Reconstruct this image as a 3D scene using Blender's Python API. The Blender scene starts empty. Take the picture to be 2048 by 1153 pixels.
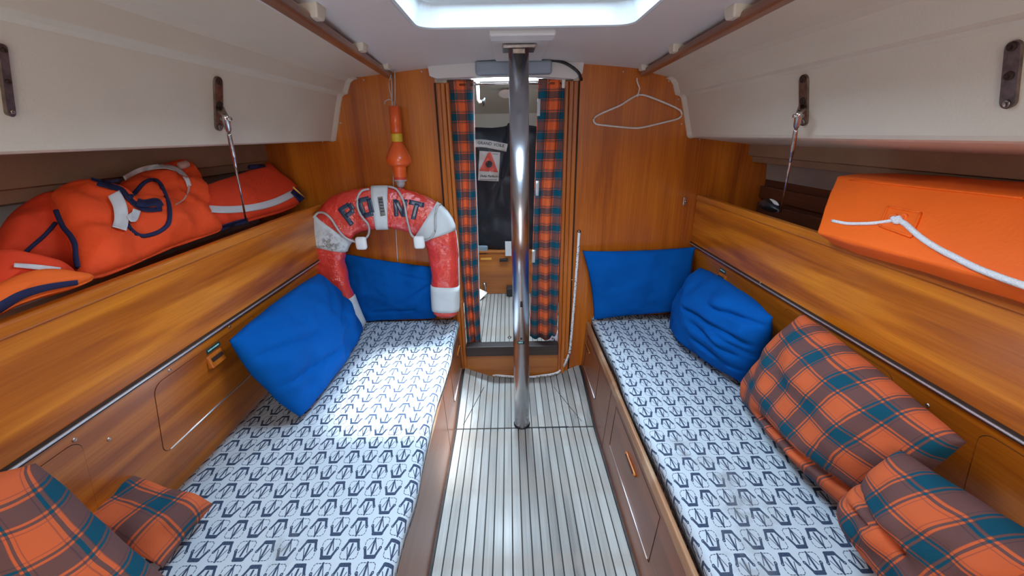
import bpy, bmesh, math, random
from mathutils import Vector, Matrix, noise
from mathutils.bvhtree import BVHTree
S = bpy.context.scene
C = S.collection
random.seed(7)
V = Vector
# ------------------------------------------------------------------ camera
FOC, PX, PY, HC = 809.0, 1024.0, 576.5, 1.352
_z = V((1016-PX, 268-PY, FOC)).normalized()
_d = V((1060-PX, 2680-PY, FOC)); _d = (_d-_z*_d.dot(_z)).normalized()
_x = _z.cross(_d)
if _x.x < 0: _x = -_x
ROWS = (_x, _z, -_d)            # world X, Y, Z axes in (right, down, forward) camera coordinates
cam = bpy.data.objects.new('camera', bpy.data.cameras.new('camera')); C.objects.link(cam)
cr = V((_x.x, _z.x, -_d.x)); cdn = V((_x.y, _z.y, -_d.y)); cf = V((_x.z, _z.z, -_d.z))
up, bk = -cdn, -cf
cam.matrix_world = Matrix(((cr.x, up.x, bk.x, 0), (cr.y, up.y, bk.y, 0), (cr.z, up.z, bk.z, HC), (0, 0, 0, 1)))
cam.data.sensor_width = 36; cam.data.lens = FOC/2048*36; cam.data.clip_start = .02
S.camera = cam
# ------------------------------------------------------------------ world, sun, daylight
w = bpy.data.worlds.new('world'); S.world = w; w.use_nodes = True
bg = w.node_tree.nodes['Background']; bg.inputs[0].default_value = (.62, .80, 1, 1); bg.inputs[1].default_value = 1.0
def area(name, loc, rot, sx, sy, power, col):
    l = bpy.data.lights.new(name, 'AREA'); l.shape = 'RECTANGLE'; l.size = sx; l.size_y = sy
    l.energy = power; l.color = col
    o = bpy.data.objects.new(name, l); C.objects.link(o); o.location = loc; o.rotation_euler = rot
    return o
sun = bpy.data.lights.new('sun', 'SUN'); sun.energy = 20; sun.angle = .15; sun.color = (1, .97, .93)
so = bpy.data.objects.new('sun', sun); C.objects.link(so)
so.rotation_euler = V((-.33, .31, -1)).to_track_quat('-Z', 'Y').to_euler()
area('daylight_over_hatch', (.05, 1.02, 1.86), (0, 0, 0), .58, .58, 36, (.74, .87, 1))
area('daylight_companionway', (.05, -.95, 1.45), (math.radians(74), 0, 0), .7, 1.05, 14, (1, .95, .90))
area('daylight_fore_hatch', (0, 2.55, 1.78), (0, 0, 0), .42, .42, 150, (.8, .92, 1))
S.view_settings.view_transform = 'Standard'; S.view_settings.look = 'None'
S.view_settings.exposure = 0.0; S.view_settings.gamma = 1; S.view_settings.use_curve_mapping = False

def ray(px, py):
    d = V((px-PX, py-PY, FOC)); return V([r.dot(d) for r in ROWS])
O = V((0, 0, HC))
def at(px, py, X=None, Y=None, Z=None, P=None, N=None):
    r = ray(px, py)
    if P is not None: t = (V(P)-O).dot(V(N))/r.dot(V(N))
    elif Y is not None: t = Y/r.y
    elif X is not None: t = X/r.x
    else: t = (Z-HC)/r.z
    return O+r*t
B = 2.073
# ------------------------------------------------------------------ materials
class E:
    def __init__(s, nt, v): s.nt = nt; s.v = v
    def _m(s, op, *a):
        n = s.nt.nodes.new('ShaderNodeMath'); n.operation = op
        for i, q in enumerate((s,)+a):
            q = q.v if isinstance(q, E) else q
            if isinstance(q, (int, float)): n.inputs[i].default_value = q
            else: s.nt.links.new(q, n.inputs[i])
        return E(s.nt, n.outputs[0])
    def __add__(s, o): return s._m('ADD', o)
    def __sub__(s, o): return s._m('SUBTRACT', o)
    def __mul__(s, o): return s._m('MULTIPLY', o)
    def __truediv__(s, o): return s._m('DIVIDE', o)
    def lt(s, o): return s._m('LESS_THAN', o)
    def gt(s, o): return s._m('GREATER_THAN', o)
    def mx(s, o): return s._m('MAXIMUM', o)
    def mn(s, o): return s._m('MINIMUM', o)
    def ab(s): return s._m('ABSOLUTE')
    def fr(s): return s._m('FRACT')
    def fl(s): return s._m('FLOOR')
    def md(s, o): return s._m('FLOORED_MODULO', o)
    def sq(s): return s._m('SQRT')
    def sn(s): return s._m('SINE')
def mat(name, col=(.5, .5, .5), rough=.5, metal=0, coat=0, bump=0, bscale=60, var=0, vscale=6, spec=.5, trans=0, sheen=0, coatr=.08, bdist=.004):
    m = bpy.data.materials.new(name); m.use_nodes = True; nt = m.node_tree; b = nt.nodes['Principled BSDF']
    b.inputs['Base Color'].default_value = (*col, 1); b.inputs['Roughness'].default_value = rough
    b.inputs['Metallic'].default_value = metal; b.inputs['Coat Weight'].default_value = coat
    b.inputs['Coat Roughness'].default_value = coatr
    b.inputs['Specular IOR Level'].default_value = spec; b.inputs['Sheen Weight'].default_value = sheen
    b.inputs['Transmission Weight'].default_value = trans
    tc = nt.nodes.new('ShaderNodeTexCoord')
    if var:
        n = nt.nodes.new('ShaderNodeTexNoise'); n.inputs['Scale'].default_value = vscale; n.inputs['Detail'].default_value = 5
        nt.links.new(tc.outputs['Object'], n.inputs[0])
        mr = nt.nodes.new('ShaderNodeMapRange'); mr.inputs[1].default_value = .3; mr.inputs[2].default_value = .7
        mr.inputs[3].default_value = 1-var; mr.inputs[4].default_value = 1+var*.6
        nt.links.new(n.outputs[0], mr.inputs[0])
        mi = nt.nodes.new('ShaderNodeVectorMath'); mi.operation = 'SCALE'; mi.inputs[0].default_value = col
        nt.links.new(mr.outputs[0], mi.inputs['Scale']); nt.links.new(mi.outputs[0], b.inputs['Base Color'])
    if bump:
        n = nt.nodes.new('ShaderNodeTexNoise'); n.inputs['Scale'].default_value = bscale; n.inputs['Detail'].default_value = 6
        nt.links.new(tc.outputs['Object'], n.inputs[0])
        bp = nt.nodes.new('ShaderNodeBump'); bp.inputs['Strength'].default_value = bump; bp.inputs['Distance'].default_value = bdist
        nt.links.new(n.outputs[0], bp.inputs['Height']); nt.links.new(bp.outputs[0], b.inputs['Normal'])
        if coat: nt.links.new(bp.outputs[0], b.inputs['Coat Normal'])
    return m
def ramp(nt, fac, stops):
    r = nt.nodes.new('ShaderNodeValToRGB'); e = r.color_ramp.elements
    while len(e) < len(stops): e.new(.5)
    for i, (p, c) in enumerate(stops): e[i].position = p; e[i].color = (*c, 1)
    nt.links.new(fac, r.inputs[0]); return r.outputs[0]
def wood(name, dark, mid, light, axis='z', rough=.32, fine=1., band=1., coat=.35, rnd=False, worn=None, spec=.5, mixb=.62):
    m = mat(name, mid, rough, coat=coat, coatr=.18); nt = m.node_tree; b = nt.nodes['Principled BSDF']; L = nt.links
    tc = nt.nodes.new('ShaderNodeTexCoord'); src = tc.outputs['Object']
    if rnd:
        oi = nt.nodes.new('ShaderNodeObjectInfo'); ad = nt.nodes.new('ShaderNodeVectorMath'); ad.operation = 'MULTIPLY_ADD'
        cb = nt.nodes.new('ShaderNodeCombineXYZ')
        for k in range(3): L.new(oi.outputs['Random'], cb.inputs[k])
        L.new(cb.outputs[0], ad.inputs[0]); ad.inputs[1].default_value = (13, 17, 11); L.new(src, ad.inputs[2]); src = ad.outputs[0]
    def nz(sc, al, det, dist=0):
        mp = nt.nodes.new('ShaderNodeMapping'); s = [sc]*3; s['xyz'.index(axis)] = al; mp.inputs['Scale'].default_value = s
        L.new(src, mp.inputs[0]); n = nt.nodes.new('ShaderNodeTexNoise'); n.inputs['Scale'].default_value = 1
        n.inputs['Detail'].default_value = det; n.inputs['Distortion'].default_value = dist; L.new(mp.outputs[0], n.inputs[0])
        return E(nt, n.outputs[0])
    a = nz(9*band, .7*band, 3, .6); f = nz(150*fine, 2.5, 4); p = nz(500*fine, 12, 2)
    v = a*mixb + f*(.9-mixb) + p*.10
    col = ramp(nt, v.v, [(.33, dark), (.5, mid), (.67, light)])
    if rnd:
        hv = nt.nodes.new('ShaderNodeHueSaturation'); L.new(col, hv.inputs['Color'])
        rr = E(nt, oi.outputs['Random'])*.28+.86; L.new(rr.v, hv.inputs['Value']); col = hv.outputs[0]
    if worn:
        g = nt.nodes.new('ShaderNodeTexNoise'); g.inputs['Scale'].default_value = 5; g.inputs['Detail'].default_value = 8; L.new(tc.outputs['Object'], g.inputs[0])
        mx = nt.nodes.new('ShaderNodeMixRGB'); L.new(ramp(nt, g.outputs[0], [(.5, (0, 0, 0)), (.72, (1, 1, 1))]), mx.inputs[0])
        L.new(col, mx.inputs[1]); mx.inputs[2].default_value = (*worn, 1); col = mx.outputs[0]
    L.new(col, b.inputs['Base Color'])
    bp = nt.nodes.new('ShaderNodeBump'); bp.inputs['Strength'].default_value = .12; bp.inputs['Distance'].default_value = .001
    L.new(f.v, bp.inputs['Height']); L.new(bp.outputs[0], b.inputs['Normal'])
    return m
def uvE(nt):
    t = nt.nodes.new('ShaderNodeTexCoord'); s = nt.nodes.new('ShaderNodeSeparateXYZ'); nt.links.new(t.outputs['UV'], s.inputs[0])
    return E(nt, s.outputs[0]), E(nt, s.outputs[1]), t
def weave(nt, t, b, sc, st, base=None):
    n = nt.nodes.new('ShaderNodeTexNoise'); n.inputs['Scale'].default_value = sc; n.inputs['Detail'].default_value = 4
    nt.links.new(t.outputs['Object'], n.inputs[0]); bp = nt.nodes.new('ShaderNodeBump'); bp.inputs['Strength'].default_value = st
    bp.inputs['Distance'].default_value = .002; nt.links.new(n.outputs[0], bp.inputs['Height']); nt.links.new(bp.outputs[0], b.inputs['Normal'])
def plaid(name, period=.105, off=(0, 0), tw=.15, ln=.4, g=1):
    m = mat(name, (1, 1, 1), .85, spec=.2); nt = m.node_tree; b = nt.nodes['Principled BSDF']
    u, v, t = uvE(nt)
    def thread(x, o):
        d = ((x/period+(o+100)).fr()-.5).ab()
        a = d.lt(tw).mx(d.gt(tw+.045)*d.lt(tw+.09))
        k = (d.gt(.15)*d.lt(.158)).mx(d.gt(.285)*d.lt(.302))
        return a, k
    a, ka = thread(u, off[0]); c, kc = thread(v, off[1])
    s = (a+c)*.5
    col = ramp(nt, s.v, [(.0, (.56*g, .112*g, .036*g)), (.5, (.135*g, .062*g, .055*g)), (1, (.003*g, .065*g, .105*g))])
    mx = nt.nodes.new('ShaderNodeMixRGB'); nt.links.new((ka.mx(kc)*ln).v, mx.inputs[0]); nt.links.new(col, mx.inputs[1])
    mx.inputs[2].default_value = (.022, .028, .05, 1); nt.links.new(mx.outputs[0], b.inputs['Base Color'])
    weave(nt, t, b, 420, .35)
    return m
def anchors(name, pu=.0535, pv=.062, stains=()):
    m = mat(name, (1, 1, 1), .85, spec=.25, sheen=0); nt = m.node_tree; b = nt.nodes['Principled BSDF']; L = nt.links
    u, v, t = uvE(nt)
    uu = u/pu+200; vv = v/pv+200
    par = (uu.fl().md(2))*2-1
    x = (uu.fr()-.5).ab()*1.0; y = (vv.fr()-.5)*par*.94
    def seg(x, y, ax, ay, bx, by, wd):
        dx, dy = bx-ax, by-ay; l2 = dx*dx+dy*dy
        h = (((x-ax)*dx+(y-ay)*dy)/l2).mx(0).mn(1)
        ex = x-ax-h*dx; ey = y-ay-h*dy
        return (ex*ex+ey*ey).lt(wd*wd)
    k = seg(x, y, -.1, .33, .20, .33, .080)
    k = k.mx(seg(x, y, .21, .32, .33, .04, .058))
    r = ((x-.36)*(x-.36)+(y+.02)*(y+.02)).sq(); k = k.mx((r-.045).ab().lt(.026))
    k = k.mx(seg(x, y, 0, .19, 0, -.40, .046))
    k = k.mx(seg(x, y, .03, -.33, .2, .06, .019))
    q = x-.24; z = (y*-1)-.24; cx = q.mx(0); cz = z.mx(0)
    dd = ((cx*cx+cz*cz).sq()-.155).ab().lt(.016)
    k = k.mx(dd*y.lt(-.06)*((x*7+y*6).fr().gt(.2)))
    n = nt.nodes.new('ShaderNodeTexNoise'); n.inputs['Scale'].default_value = 700; L.new(t.outputs['Object'], n.inputs[0])
    mx = nt.nodes.new('ShaderNodeMixRGB'); ink = k*(E(nt, n.outputs[0])*.4+.74); L.new(ink.mn(1).v, mx.inputs[0])
    mx.inputs[1].default_value = (.50, .57, .62, 1); mx.inputs[2].default_value = (.010, .028, .075, 1)
    col = mx.outputs[0]
    n2 = nt.nodes.new('ShaderNodeTexNoise'); n2.inputs['Scale'].default_value = 26; n2.inputs['Detail'].default_value = 6; L.new(t.outputs['Object'], n2.inputs[0])
    for (su, sv, sr, sa) in stains:
        du = u-su; dv = v-sv
        fk = ((du*du+dv*dv*.6).sq()/sr*-1+1.15).mx(0)*((E(nt, n2.outputs[0])-.40)*5).mx(0).mn(1)*sa
        m2 = nt.nodes.new('ShaderNodeMixRGB'); L.new(fk.mn(1).v, m2.inputs[0]); L.new(col, m2.inputs[1]); m2.inputs[2].default_value = (.20, .21, .21, 1); col = m2.outputs[0]
    L.new(col, b.inputs['Base Color']); weave(nt, t, b, 300, .3)
    return m
MW = dict(
 bulk=wood('varnished mahogany vertical', (.25, .045, .004), (.46, .112, .006), (.65, .195, .013), 'z', .3, spec=.3),
 back=wood('varnished mahogany long grain', (.25, .048, .002), (.49, .128, .004), (.72, .238, .013), 'y', .30, band=2.0, mixb=.72),
 lock=wood('varnished locker board', (.25, .050, .003), (.45, .115, .006), (.63, .198, .016), 'y', .32, band=1.6, mixb=.7),
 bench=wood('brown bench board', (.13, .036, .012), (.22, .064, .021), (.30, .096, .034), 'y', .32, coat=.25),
 fid=wood('pale worn fiddle', (.20, .085, .035), (.36, .18, .085), (.52, .31, .17), 'y', .4, worn=(.55, .40, .26)),
 rail=wood('dark rail mahogany', (.13, .035, .012), (.22, .068, .025), (.33, .12, .05), 'y', .35),
 jamb=wood('jamb mahogany', (.22, .044, .004), (.42, .105, .008), (.58, .17, .018), 'z', .3),
 across=wood('varnished board across', (.24, .07, .010), (.38, .12, .018), (.50, .19, .03), 'x', .3),
 sill=wood('worn black sill', (.012, .009, .009), (.035, .025, .023), (.07, .045, .035), 'x', .6, coat=0, worn=(.045, .032, .028)),
 teak=wood('bleached plank', (.18, .17, .15), (.30, .295, .27), (.40, .40, .375), 'y', .5, coat=.1, rnd=True, worn=(.30, .25, .20)),
 darkw=wood('dark batten', (.05, .014, .008), (.09, .026, .013), (.14, .045, .02), 'y', .4),
)
M = dict(
 gel=mat('cream gelcoat', (.64, .56, .455), .42, bump=.10, bscale=180, var=.05, vscale=3),
 gelf=mat('pale green grey gelcoat', (.60, .62, .56), .5, bump=.1, bscale=180), gelc=mat('white gelcoat headliner', (.68, .65, .63), .42, bump=.10, bscale=180, var=.04, vscale=3),
 white=mat('white plastic', (.84, .86, .86), .35), hullg=mat('grey painted hull', (.44, .45, .44), .6, bump=.2, bscale=60, var=.1),
 brownl=mat('brown lining', (.34, .22, .14), .7, bump=.2, bscale=90, var=.12),
 chrome=mat('polished steel', (.50, .51, .54), .15, 1, var=.1, vscale=14), steel=mat('tarnished steel', (.28, .22, .19), .35, 1, var=.4, vscale=60),
 rodst=mat('steel rod', (.55, .50, .48), .25, 1, var=.3, vscale=80), alu=mat('hinge metal', (.85, .85, .87), .42, 1),
 caulk=mat('black caulk', (.008, .008, .009), .6), black=mat('black plastic', (.012, .013, .016), .35),
 blue=mat('blue cotton velvet', (.001, .085, .35), .95, bump=.2, bscale=220, var=.10, vscale=5, spec=.1),
 red=mat('glossy red vinyl', (.70, .045, .028), .24, coat=.9, bump=1.0, bscale=17, bdist=.016, var=.12, vscale=9),
 redr=mat('red vinyl plain', (.62, .06, .04), .35), band=mat('soiled white webbing', (.62, .66, .66), .7, bump=.2, bscale=140, var=.10, vscale=10),
 dirt=mat('grey grime', (.22, .20, .17), .8, var=.5, vscale=60), ltr=mat('dark blue lettering', (.022, .045, .085), .3, coat=.4, var=.2, vscale=50),
 cordg=mat('grey cord', (.46, .45, .44), .6), bright=mat('white rubber', (.80, .83, .82), .4),
 orange=mat('orange hard plastic', (.80, .115, .018), .28, coat=.3), orange2=mat('orange coated fabric', (.95, .145, .010), .5, coat=.10, bump=.25, bscale=16, var=.05, spec=.3, bdist=.01),
 jack=mat('red orange nylon', (.86, .085, .018), .75, spec=.25, bump=.6, bscale=24, bdist=.010, var=.12, vscale=10, sheen=0),
 jackd=mat('dull red nylon', (.78, .060, .018), .8, spec=.25, bump=.6, bscale=26, bdist=.008, var=.12, sheen=0),
 jacko=mat('bright orange nylon', (.92, .15, .02), .75, spec=.25, bump=.4, bscale=40, sheen=0),
 navy=mat('navy piping', (.008, .012, .065), .8, var=.2), tape=mat('white reflective tape', (.62, .64, .66), .4, bump=.3, bscale=300),
 yellow=mat('yellow label', (.70, .48, .03), .5, var=.2, vscale=90), clear=mat('clear lens plastic', (.72, .70, .72), .12, trans=.45),
 sail=mat('black sailcloth', (.006, .010, .020), .55, bump=.5, bscale=18, var=.2), label=mat('white label', (.58, .62, .64), .6, bump=.1, bscale=100),
 ltred=mat('printed red', (.50, .055, .035), .5), green=mat('dark green label', (.004, .045, .045), .4), tealt=mat('pale label print', (.45, .75, .72), .5),
 wire=mat('white coated wire', (.66, .60, .58), .4), rope=mat('white rope', (.80, .81, .82), .8, bump=.8, bscale=260), fleck=mat('dark fleck', (.03, .03, .05), .8),
 lamp=mat('grey lamp diffuser', (.27, .33, .40), .4), cloth=mat('lilac white cloth', (.60, .55, .62), .9), screw=mat('screw head', (.55, .45, .38), .35, 1),
 gap=mat('dark groove', (.03, .010, .004), .8), tapey=mat('varnish yellow tape', (.75, .38, .06), .5), stainp=mat('whistle plastic', (.55, .35, .30), .35),
 blue2=mat('grey blue cloth', (.20, .28, .34), .8), hdr=mat('tinted acrylic', (.7, .85, .95), .05),
)
fm = mat('hatch frame plastic', (.58, .62, .63), .35); M['hframe'] = fm
_c = M['chrome']; _n = _c.node_tree; _b = _n.nodes['Principled BSDF']; _t = _n.nodes.new('ShaderNodeTangent'); _t.direction_type = 'RADIAL'; _t.axis = 'Z'
_n.links.new(_t.outputs[0], _b.inputs['Tangent']); _b.inputs['Anisotropic'].default_value = .85; _b.inputs['Roughness'].default_value = .24
m = M['hdr']; nt = m.node_tree; nt.nodes.clear()
o_ = nt.nodes.new('ShaderNodeOutputMaterial'); mi_ = nt.nodes.new('ShaderNodeMixShader'); tr_ = nt.nodes.new('ShaderNodeBsdfTransparent'); gl_ = nt.nodes.new('ShaderNodeBsdfGlossy')
tr_.inputs[0].default_value = (.90, .95, 1, 1); gl_.inputs['Roughness'].default_value = .06; mi_.inputs[0].default_value = .08
nt.links.new(tr_.outputs[0], mi_.inputs[1]); nt.links.new(gl_.outputs[0], mi_.inputs[2]); nt.links.new(mi_.outputs[0], o_.inputs[0])
def dirty(m, thr, colr, sc, cen=None, rad=.1):
    nt = m.node_tree; b = nt.nodes['Principled BSDF']; L = nt.links; t = nt.nodes.new('ShaderNodeTexCoord')
    n = nt.nodes.new('ShaderNodeTexNoise'); n.inputs['Scale'].default_value = sc; n.inputs['Detail'].default_value = 9; n.inputs['Roughness'].default_value = .7; L.new(t.outputs['Object'], n.inputs[0])
    f = ((E(nt, n.outputs[0])-thr)*9).mx(0).mn(.85)
    if cen:
        s = nt.nodes.new('ShaderNodeSeparateXYZ'); L.new(t.outputs['Object'], s.inputs[0]); dx = E(nt, s.outputs[0])-cen[0]; dz = E(nt, s.outputs[2])-cen[1]
        f = f*((dx*dx+dz*dz).sq()/rad*-1+1.3).mx(0).mn(1)
    mx = nt.nodes.new('ShaderNodeMixRGB'); src = b.inputs['Base Color'].links
    if src: L.new(src[0].from_socket, mx.inputs[1])
    else: mx.inputs[1].default_value = b.inputs['Base Color'].default_value
    L.new(f.v, mx.inputs[0]); mx.inputs[2].default_value = (*colr, 1); L.new(mx.outputs[0], b.inputs['Base Color'])
M['bandd'] = mat('grimy white webbing', (.62, .66, .66), .7, bump=.2, bscale=140, var=.10, vscale=10)
_g = at(672, 484, Y=1.94)-at(800, 640, Y=1.95)
dirty(M['bandd'], .47, (.16, .14, .12), 45, (_g.x, _g.z), .07)
PL = plaid('tartan blanket cloth', .105, (.1, .2)); PLc = plaid('tartan curtain cloth', .092, (.3, .05), .17, .8, 1.55); PLb = plaid('tartan cushion cloth', .115, (.35, .6))
AN = anchors('anchor print cotton', stains=((-.62, .72, .05, .6),)); 
AN2 = anchors('anchor print cotton soiled', stains=((.63, 1.02, .07, .6), (.70, .80, .08, .6), (.62, .66, .07, .5), (.70, .92, .05, .5)))
# ------------------------------------------------------------------ mesh helpers
def root_loc(p):
    return V(p['_o']) if p is not None and '_o' in p else V((0, 0, 0))
def obj(name, verts, faces, m, parent=None, smooth=False, uv=None, kind=None, label=None):
    o0 = root_loc(parent)
    me = bpy.data.meshes.new(name); me.from_pydata([V(v)-o0 for v in verts], [], faces)
    me.materials.append(m)
    bm = bmesh.new(); bm.from_mesh(me); bmesh.ops.recalc_face_normals(bm, faces=bm.faces)
    bm.to_mesh(me); bm.free()
    if uv:
        l = me.uv_layers.new(name='UVMap')
        for p in me.polygons:
            for li in p.loop_indices: l.data[li].uv = uv[me.loops[li].vertex_index]
    if smooth: me.polygons.foreach_set('use_smooth', [True]*len(me.polygons))
    o = bpy.data.objects.new(name, me); C.objects.link(o)
    if parent is not None: o.parent = parent; o['_o'] = tuple(o0)
    if kind: o['kind'] = kind
    if label: o['label'] = label
    return o
def thing(name, label, cat, loc=(0, 0, 0), group=None):
    o = bpy.data.objects.new(name, None); C.objects.link(o); o.location = loc; o['_o'] = tuple(loc)
    o.empty_display_size = .05; o['label'] = label; o['category'] = cat
    if group: o['group'] = group
    return o
def tag(o, label, cat, group=None):
    o['label'] = label; o['category'] = cat
    if group: o['group'] = group
    return o
def bm_obj(name, bm, m, parent=None, smooth=False, kind=None, label=None, uv=None):
    bm.verts.index_update(); vs = [v.co.copy() for v in bm.verts]; fs = [[v.index for v in f.verts] for f in bm.faces]; bm.free()
    return obj(name, vs, fs, m, parent, smooth, uv, kind, label)
def hexa(name, pts, m, parent=None, bev=0, seg=2, kind=None, label=None, smooth=False):
    bm = bmesh.new(); v = [bm.verts.new(p) for p in pts]
    for f in ((0, 1, 2, 3), (4, 5, 6, 7), (0, 1, 5, 4), (1, 2, 6, 5), (2, 3, 7, 6), (3, 0, 4, 7)): bm.faces.new([v[i] for i in f])
    bmesh.ops.recalc_face_normals(bm, faces=bm.faces)
    if bev: bmesh.ops.bevel(bm, geom=list(bm.edges), offset=bev, segments=seg, affect='EDGES', profile=.5)
    return bm_obj(name, bm, m, parent, smooth, kind, label)
def box(name, x0, x1, y0, y1, z0, z1, m, parent=None, bev=0, **k):
    return hexa(name, [(x0, y0, z0), (x1, y0, z0), (x1, y1, z0), (x0, y1, z0), (x0, y0, z1), (x1, y0, z1), (x1, y1, z1), (x0, y1, z1)], m, parent, bev, **k)
def smoothpath(pts, n=6):
    pts = [V(p) for p in pts if p is not None]; out = []
    for i in range(len(pts)-1):
        p0 = pts[max(i-1, 0)]; p1 = pts[i]; p2 = pts[i+1]; p3 = pts[min(i+2, len(pts)-1)]
        for k in range(n):
            t = k/n; out.append(.5*((2*p1)+(p2-p0)*t+(2*p0-5*p1+4*p2-p3)*t*t+(3*p1-p0-3*p2+p3)*t**3))
    out.append(pts[-1]); return out
def tube_geo(pts, rad, sides=10, closed=False, ref=(0, 0, 1), flat=1.0, rads=None):
    pts = [V(p) for p in pts if p is not None]; n = len(pts); vs = []; fs = []
    for i, p in enumerate(pts):
        a = pts[(i-1) % n] if closed or i > 0 else p; c = pts[(i+1) % n] if closed or i < n-1 else p
        t = (c-a).normalized(); r = V(ref)
        if abs(t.dot(r)) > .95: r = V((1, 0, 0)) if abs(t.x) < .8 else V((0, 1, 0))
        s = t.cross(r).normalized(); u = s.cross(t).normalized(); R = rads[i] if rads else rad
        for k in range(sides):
            an = 2*math.pi*k/sides; vs.append(p+s*math.cos(an)*R+u*math.sin(an)*R*flat)
    m_ = n if closed else n-1
    for i in range(m_):
        for k in range(sides):
            j = (i+1) % n; k2 = (k+1) % sides
            fs.append((i*sides+k, i*sides+k2, j*sides+k2, j*sides+k))
    if not closed: fs.append(tuple(range(sides))); fs.append(tuple(range((n-1)*sides, n*sides)))
    return vs, fs
def tube(name, pts, rad, m, parent=None, sm=0, **k):
    lab = k.pop('label', None); kd = k.pop('kind', None)
    if sm: pts = smoothpath(pts, sm)
    vs, fs = tube_geo(pts, rad, **k); return obj(name, vs, fs, m, parent, True, label=lab, kind=kd)
def lathe(name, prof, base, axis, m, parent=None, sides=28, **k):
    ax = V(axis).normalized(); r = V((0, 0, 1)) if abs(ax.z) < .9 else V((1, 0, 0)); s = ax.cross(r).normalized(); u = ax.cross(s)
    vs = []; fs = []
    for (d, R) in prof:
        for q in range(sides):
            a = 2*math.pi*q/sides; vs.append(V(base)+ax*d+(s*math.cos(a)+u*math.sin(a))*R)
    for i in range(len(prof)-1):
        for q in range(sides): fs.append((i*sides+q, i*sides+(q+1) % sides, (i+1)*sides+(q+1) % sides, (i+1)*sides+q))
    fs.append(tuple(range(sides))); fs.append(tuple(range((len(prof)-1)*sides, len(prof)*sides)))
    return obj(name, vs, fs, m, parent, True, **k)
def sweep_y(name, prof, y0, y1, m, parent=None, thick=.012, kind=None, smooth=False, up_=1):
    # open profile (x,z) extruded along Y with a thickness outwards
    n = len(prof); P = [V((x, 0, z)) for x, z in prof]; off = []
    for i in range(n):
        t = (P[min(i+1, n-1)]-P[max(i-1, 0)]).normalized(); off.append(P[i]+V((-t.z, 0, t.x))*thick*up_)
    vs = []; fs = []
    for y in (y0, y1):
        vs += [V((p.x, y, p.z)) for p in P]; vs += [V((p.x, y, p.z)) for p in off]
    for i in range(n-1):
        fs += [(i, i+1, 2*n+i+1, 2*n+i), (n+i, n+i+1, 3*n+i+1, 3*n+i), (i, i+1, n+i+1, n+i), (2*n+i, 2*n+i+1, 3*n+i+1, 3*n+i)]
    fs += [(0, n, 3*n, 2*n), (n-1, 2*n-1, 4*n-1, 3*n-1)]
    return obj(name, vs, fs, m, parent, smooth, kind=kind)
def wbvh(*objs):
    vs = []; fs = []
    for o in objs:
        k = len(vs); o0 = V(o['_o']) if '_o' in o else V((0, 0, 0))
        vs += [v.co+o0 for v in o.data.vertices]; fs += [[k+i for i in p.vertices] for p in o.data.polygons]
    return BVHTree.FromPolygons(vs, fs)
def hit(px, py, bvh, lift=.001, fall=None):
    d = ray(px, py).normalized(); h, n, i, t = bvh.ray_cast(O, d)
    if h is None: return fall
    return h-d*lift
def ribbon(name, path, width, bvh, m, parent, lift=.002, thick=.0015, n=8, cross=4, fall=None, label=None):
    """a strip of real tape/print laid on a surface; path & width measured where the photo shows them"""
    pts = [V((p[0], p[1], 0)) for p in path]; pts = smoothpath(pts, n) if len(pts) > 2 else [pts[0].lerp(pts[1], i/n) for i in range(n+1)]
    rows = []; last = fall
    N = len(pts)
    for i, p in enumerate(pts):
        t = (pts[min(i+1, N-1)]-pts[max(i-1, 0)]).normalized(); s = V((-t.y, t.x, 0))
        wd = width if not isinstance(width, (list, tuple)) else width[0]+(width[1]-width[0])*i/(N-1)
        row = []
        for k in range(cross+1):
            q = p+s*wd*(k/cross-.5); h = hit(q.x, q.y, bvh, lift, None)
            row.append((q, h))
        rows.append(row)
    vs = []
    for row in rows:
        good = [h for q, h in row if h is not None]
        if good: last = good[len(good)//2]
        for q, h in row:
            if h is None:
                h = O+ray(q.x, q.y).normalized()*((last-O).length if last is not None else 1.5)
            vs.append(h)
    c = cross+1; top = len(vs); fs = []
    vs2 = []
    for v in vs: vs2.append(v+(v-O).normalized()*thick)
    vs += vs2
    for i in range(N-1):
        for k in range(cross):
            a = i*c+k; fs.append((a, a+1, a+c+1, a+c)); fs.append((top+a, top+a+c, top+a+c+1, top+a+1))
        for a in (i*c, i*c+cross): fs.append((a, a+c, top+a+c, top+a))
    for k in range(cross):
        for a in (k, (N-1)*c+k): fs.append((a, a+1, top+a+1, top+a))
    return obj(name, vs, fs, m, parent, True, label=label)
def outl(pts, n=5): return [p for p in smoothpath([V((x, y, 0)) for x, y in pts]+[V((*pts[0], 0))], n)][:-1]
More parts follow.
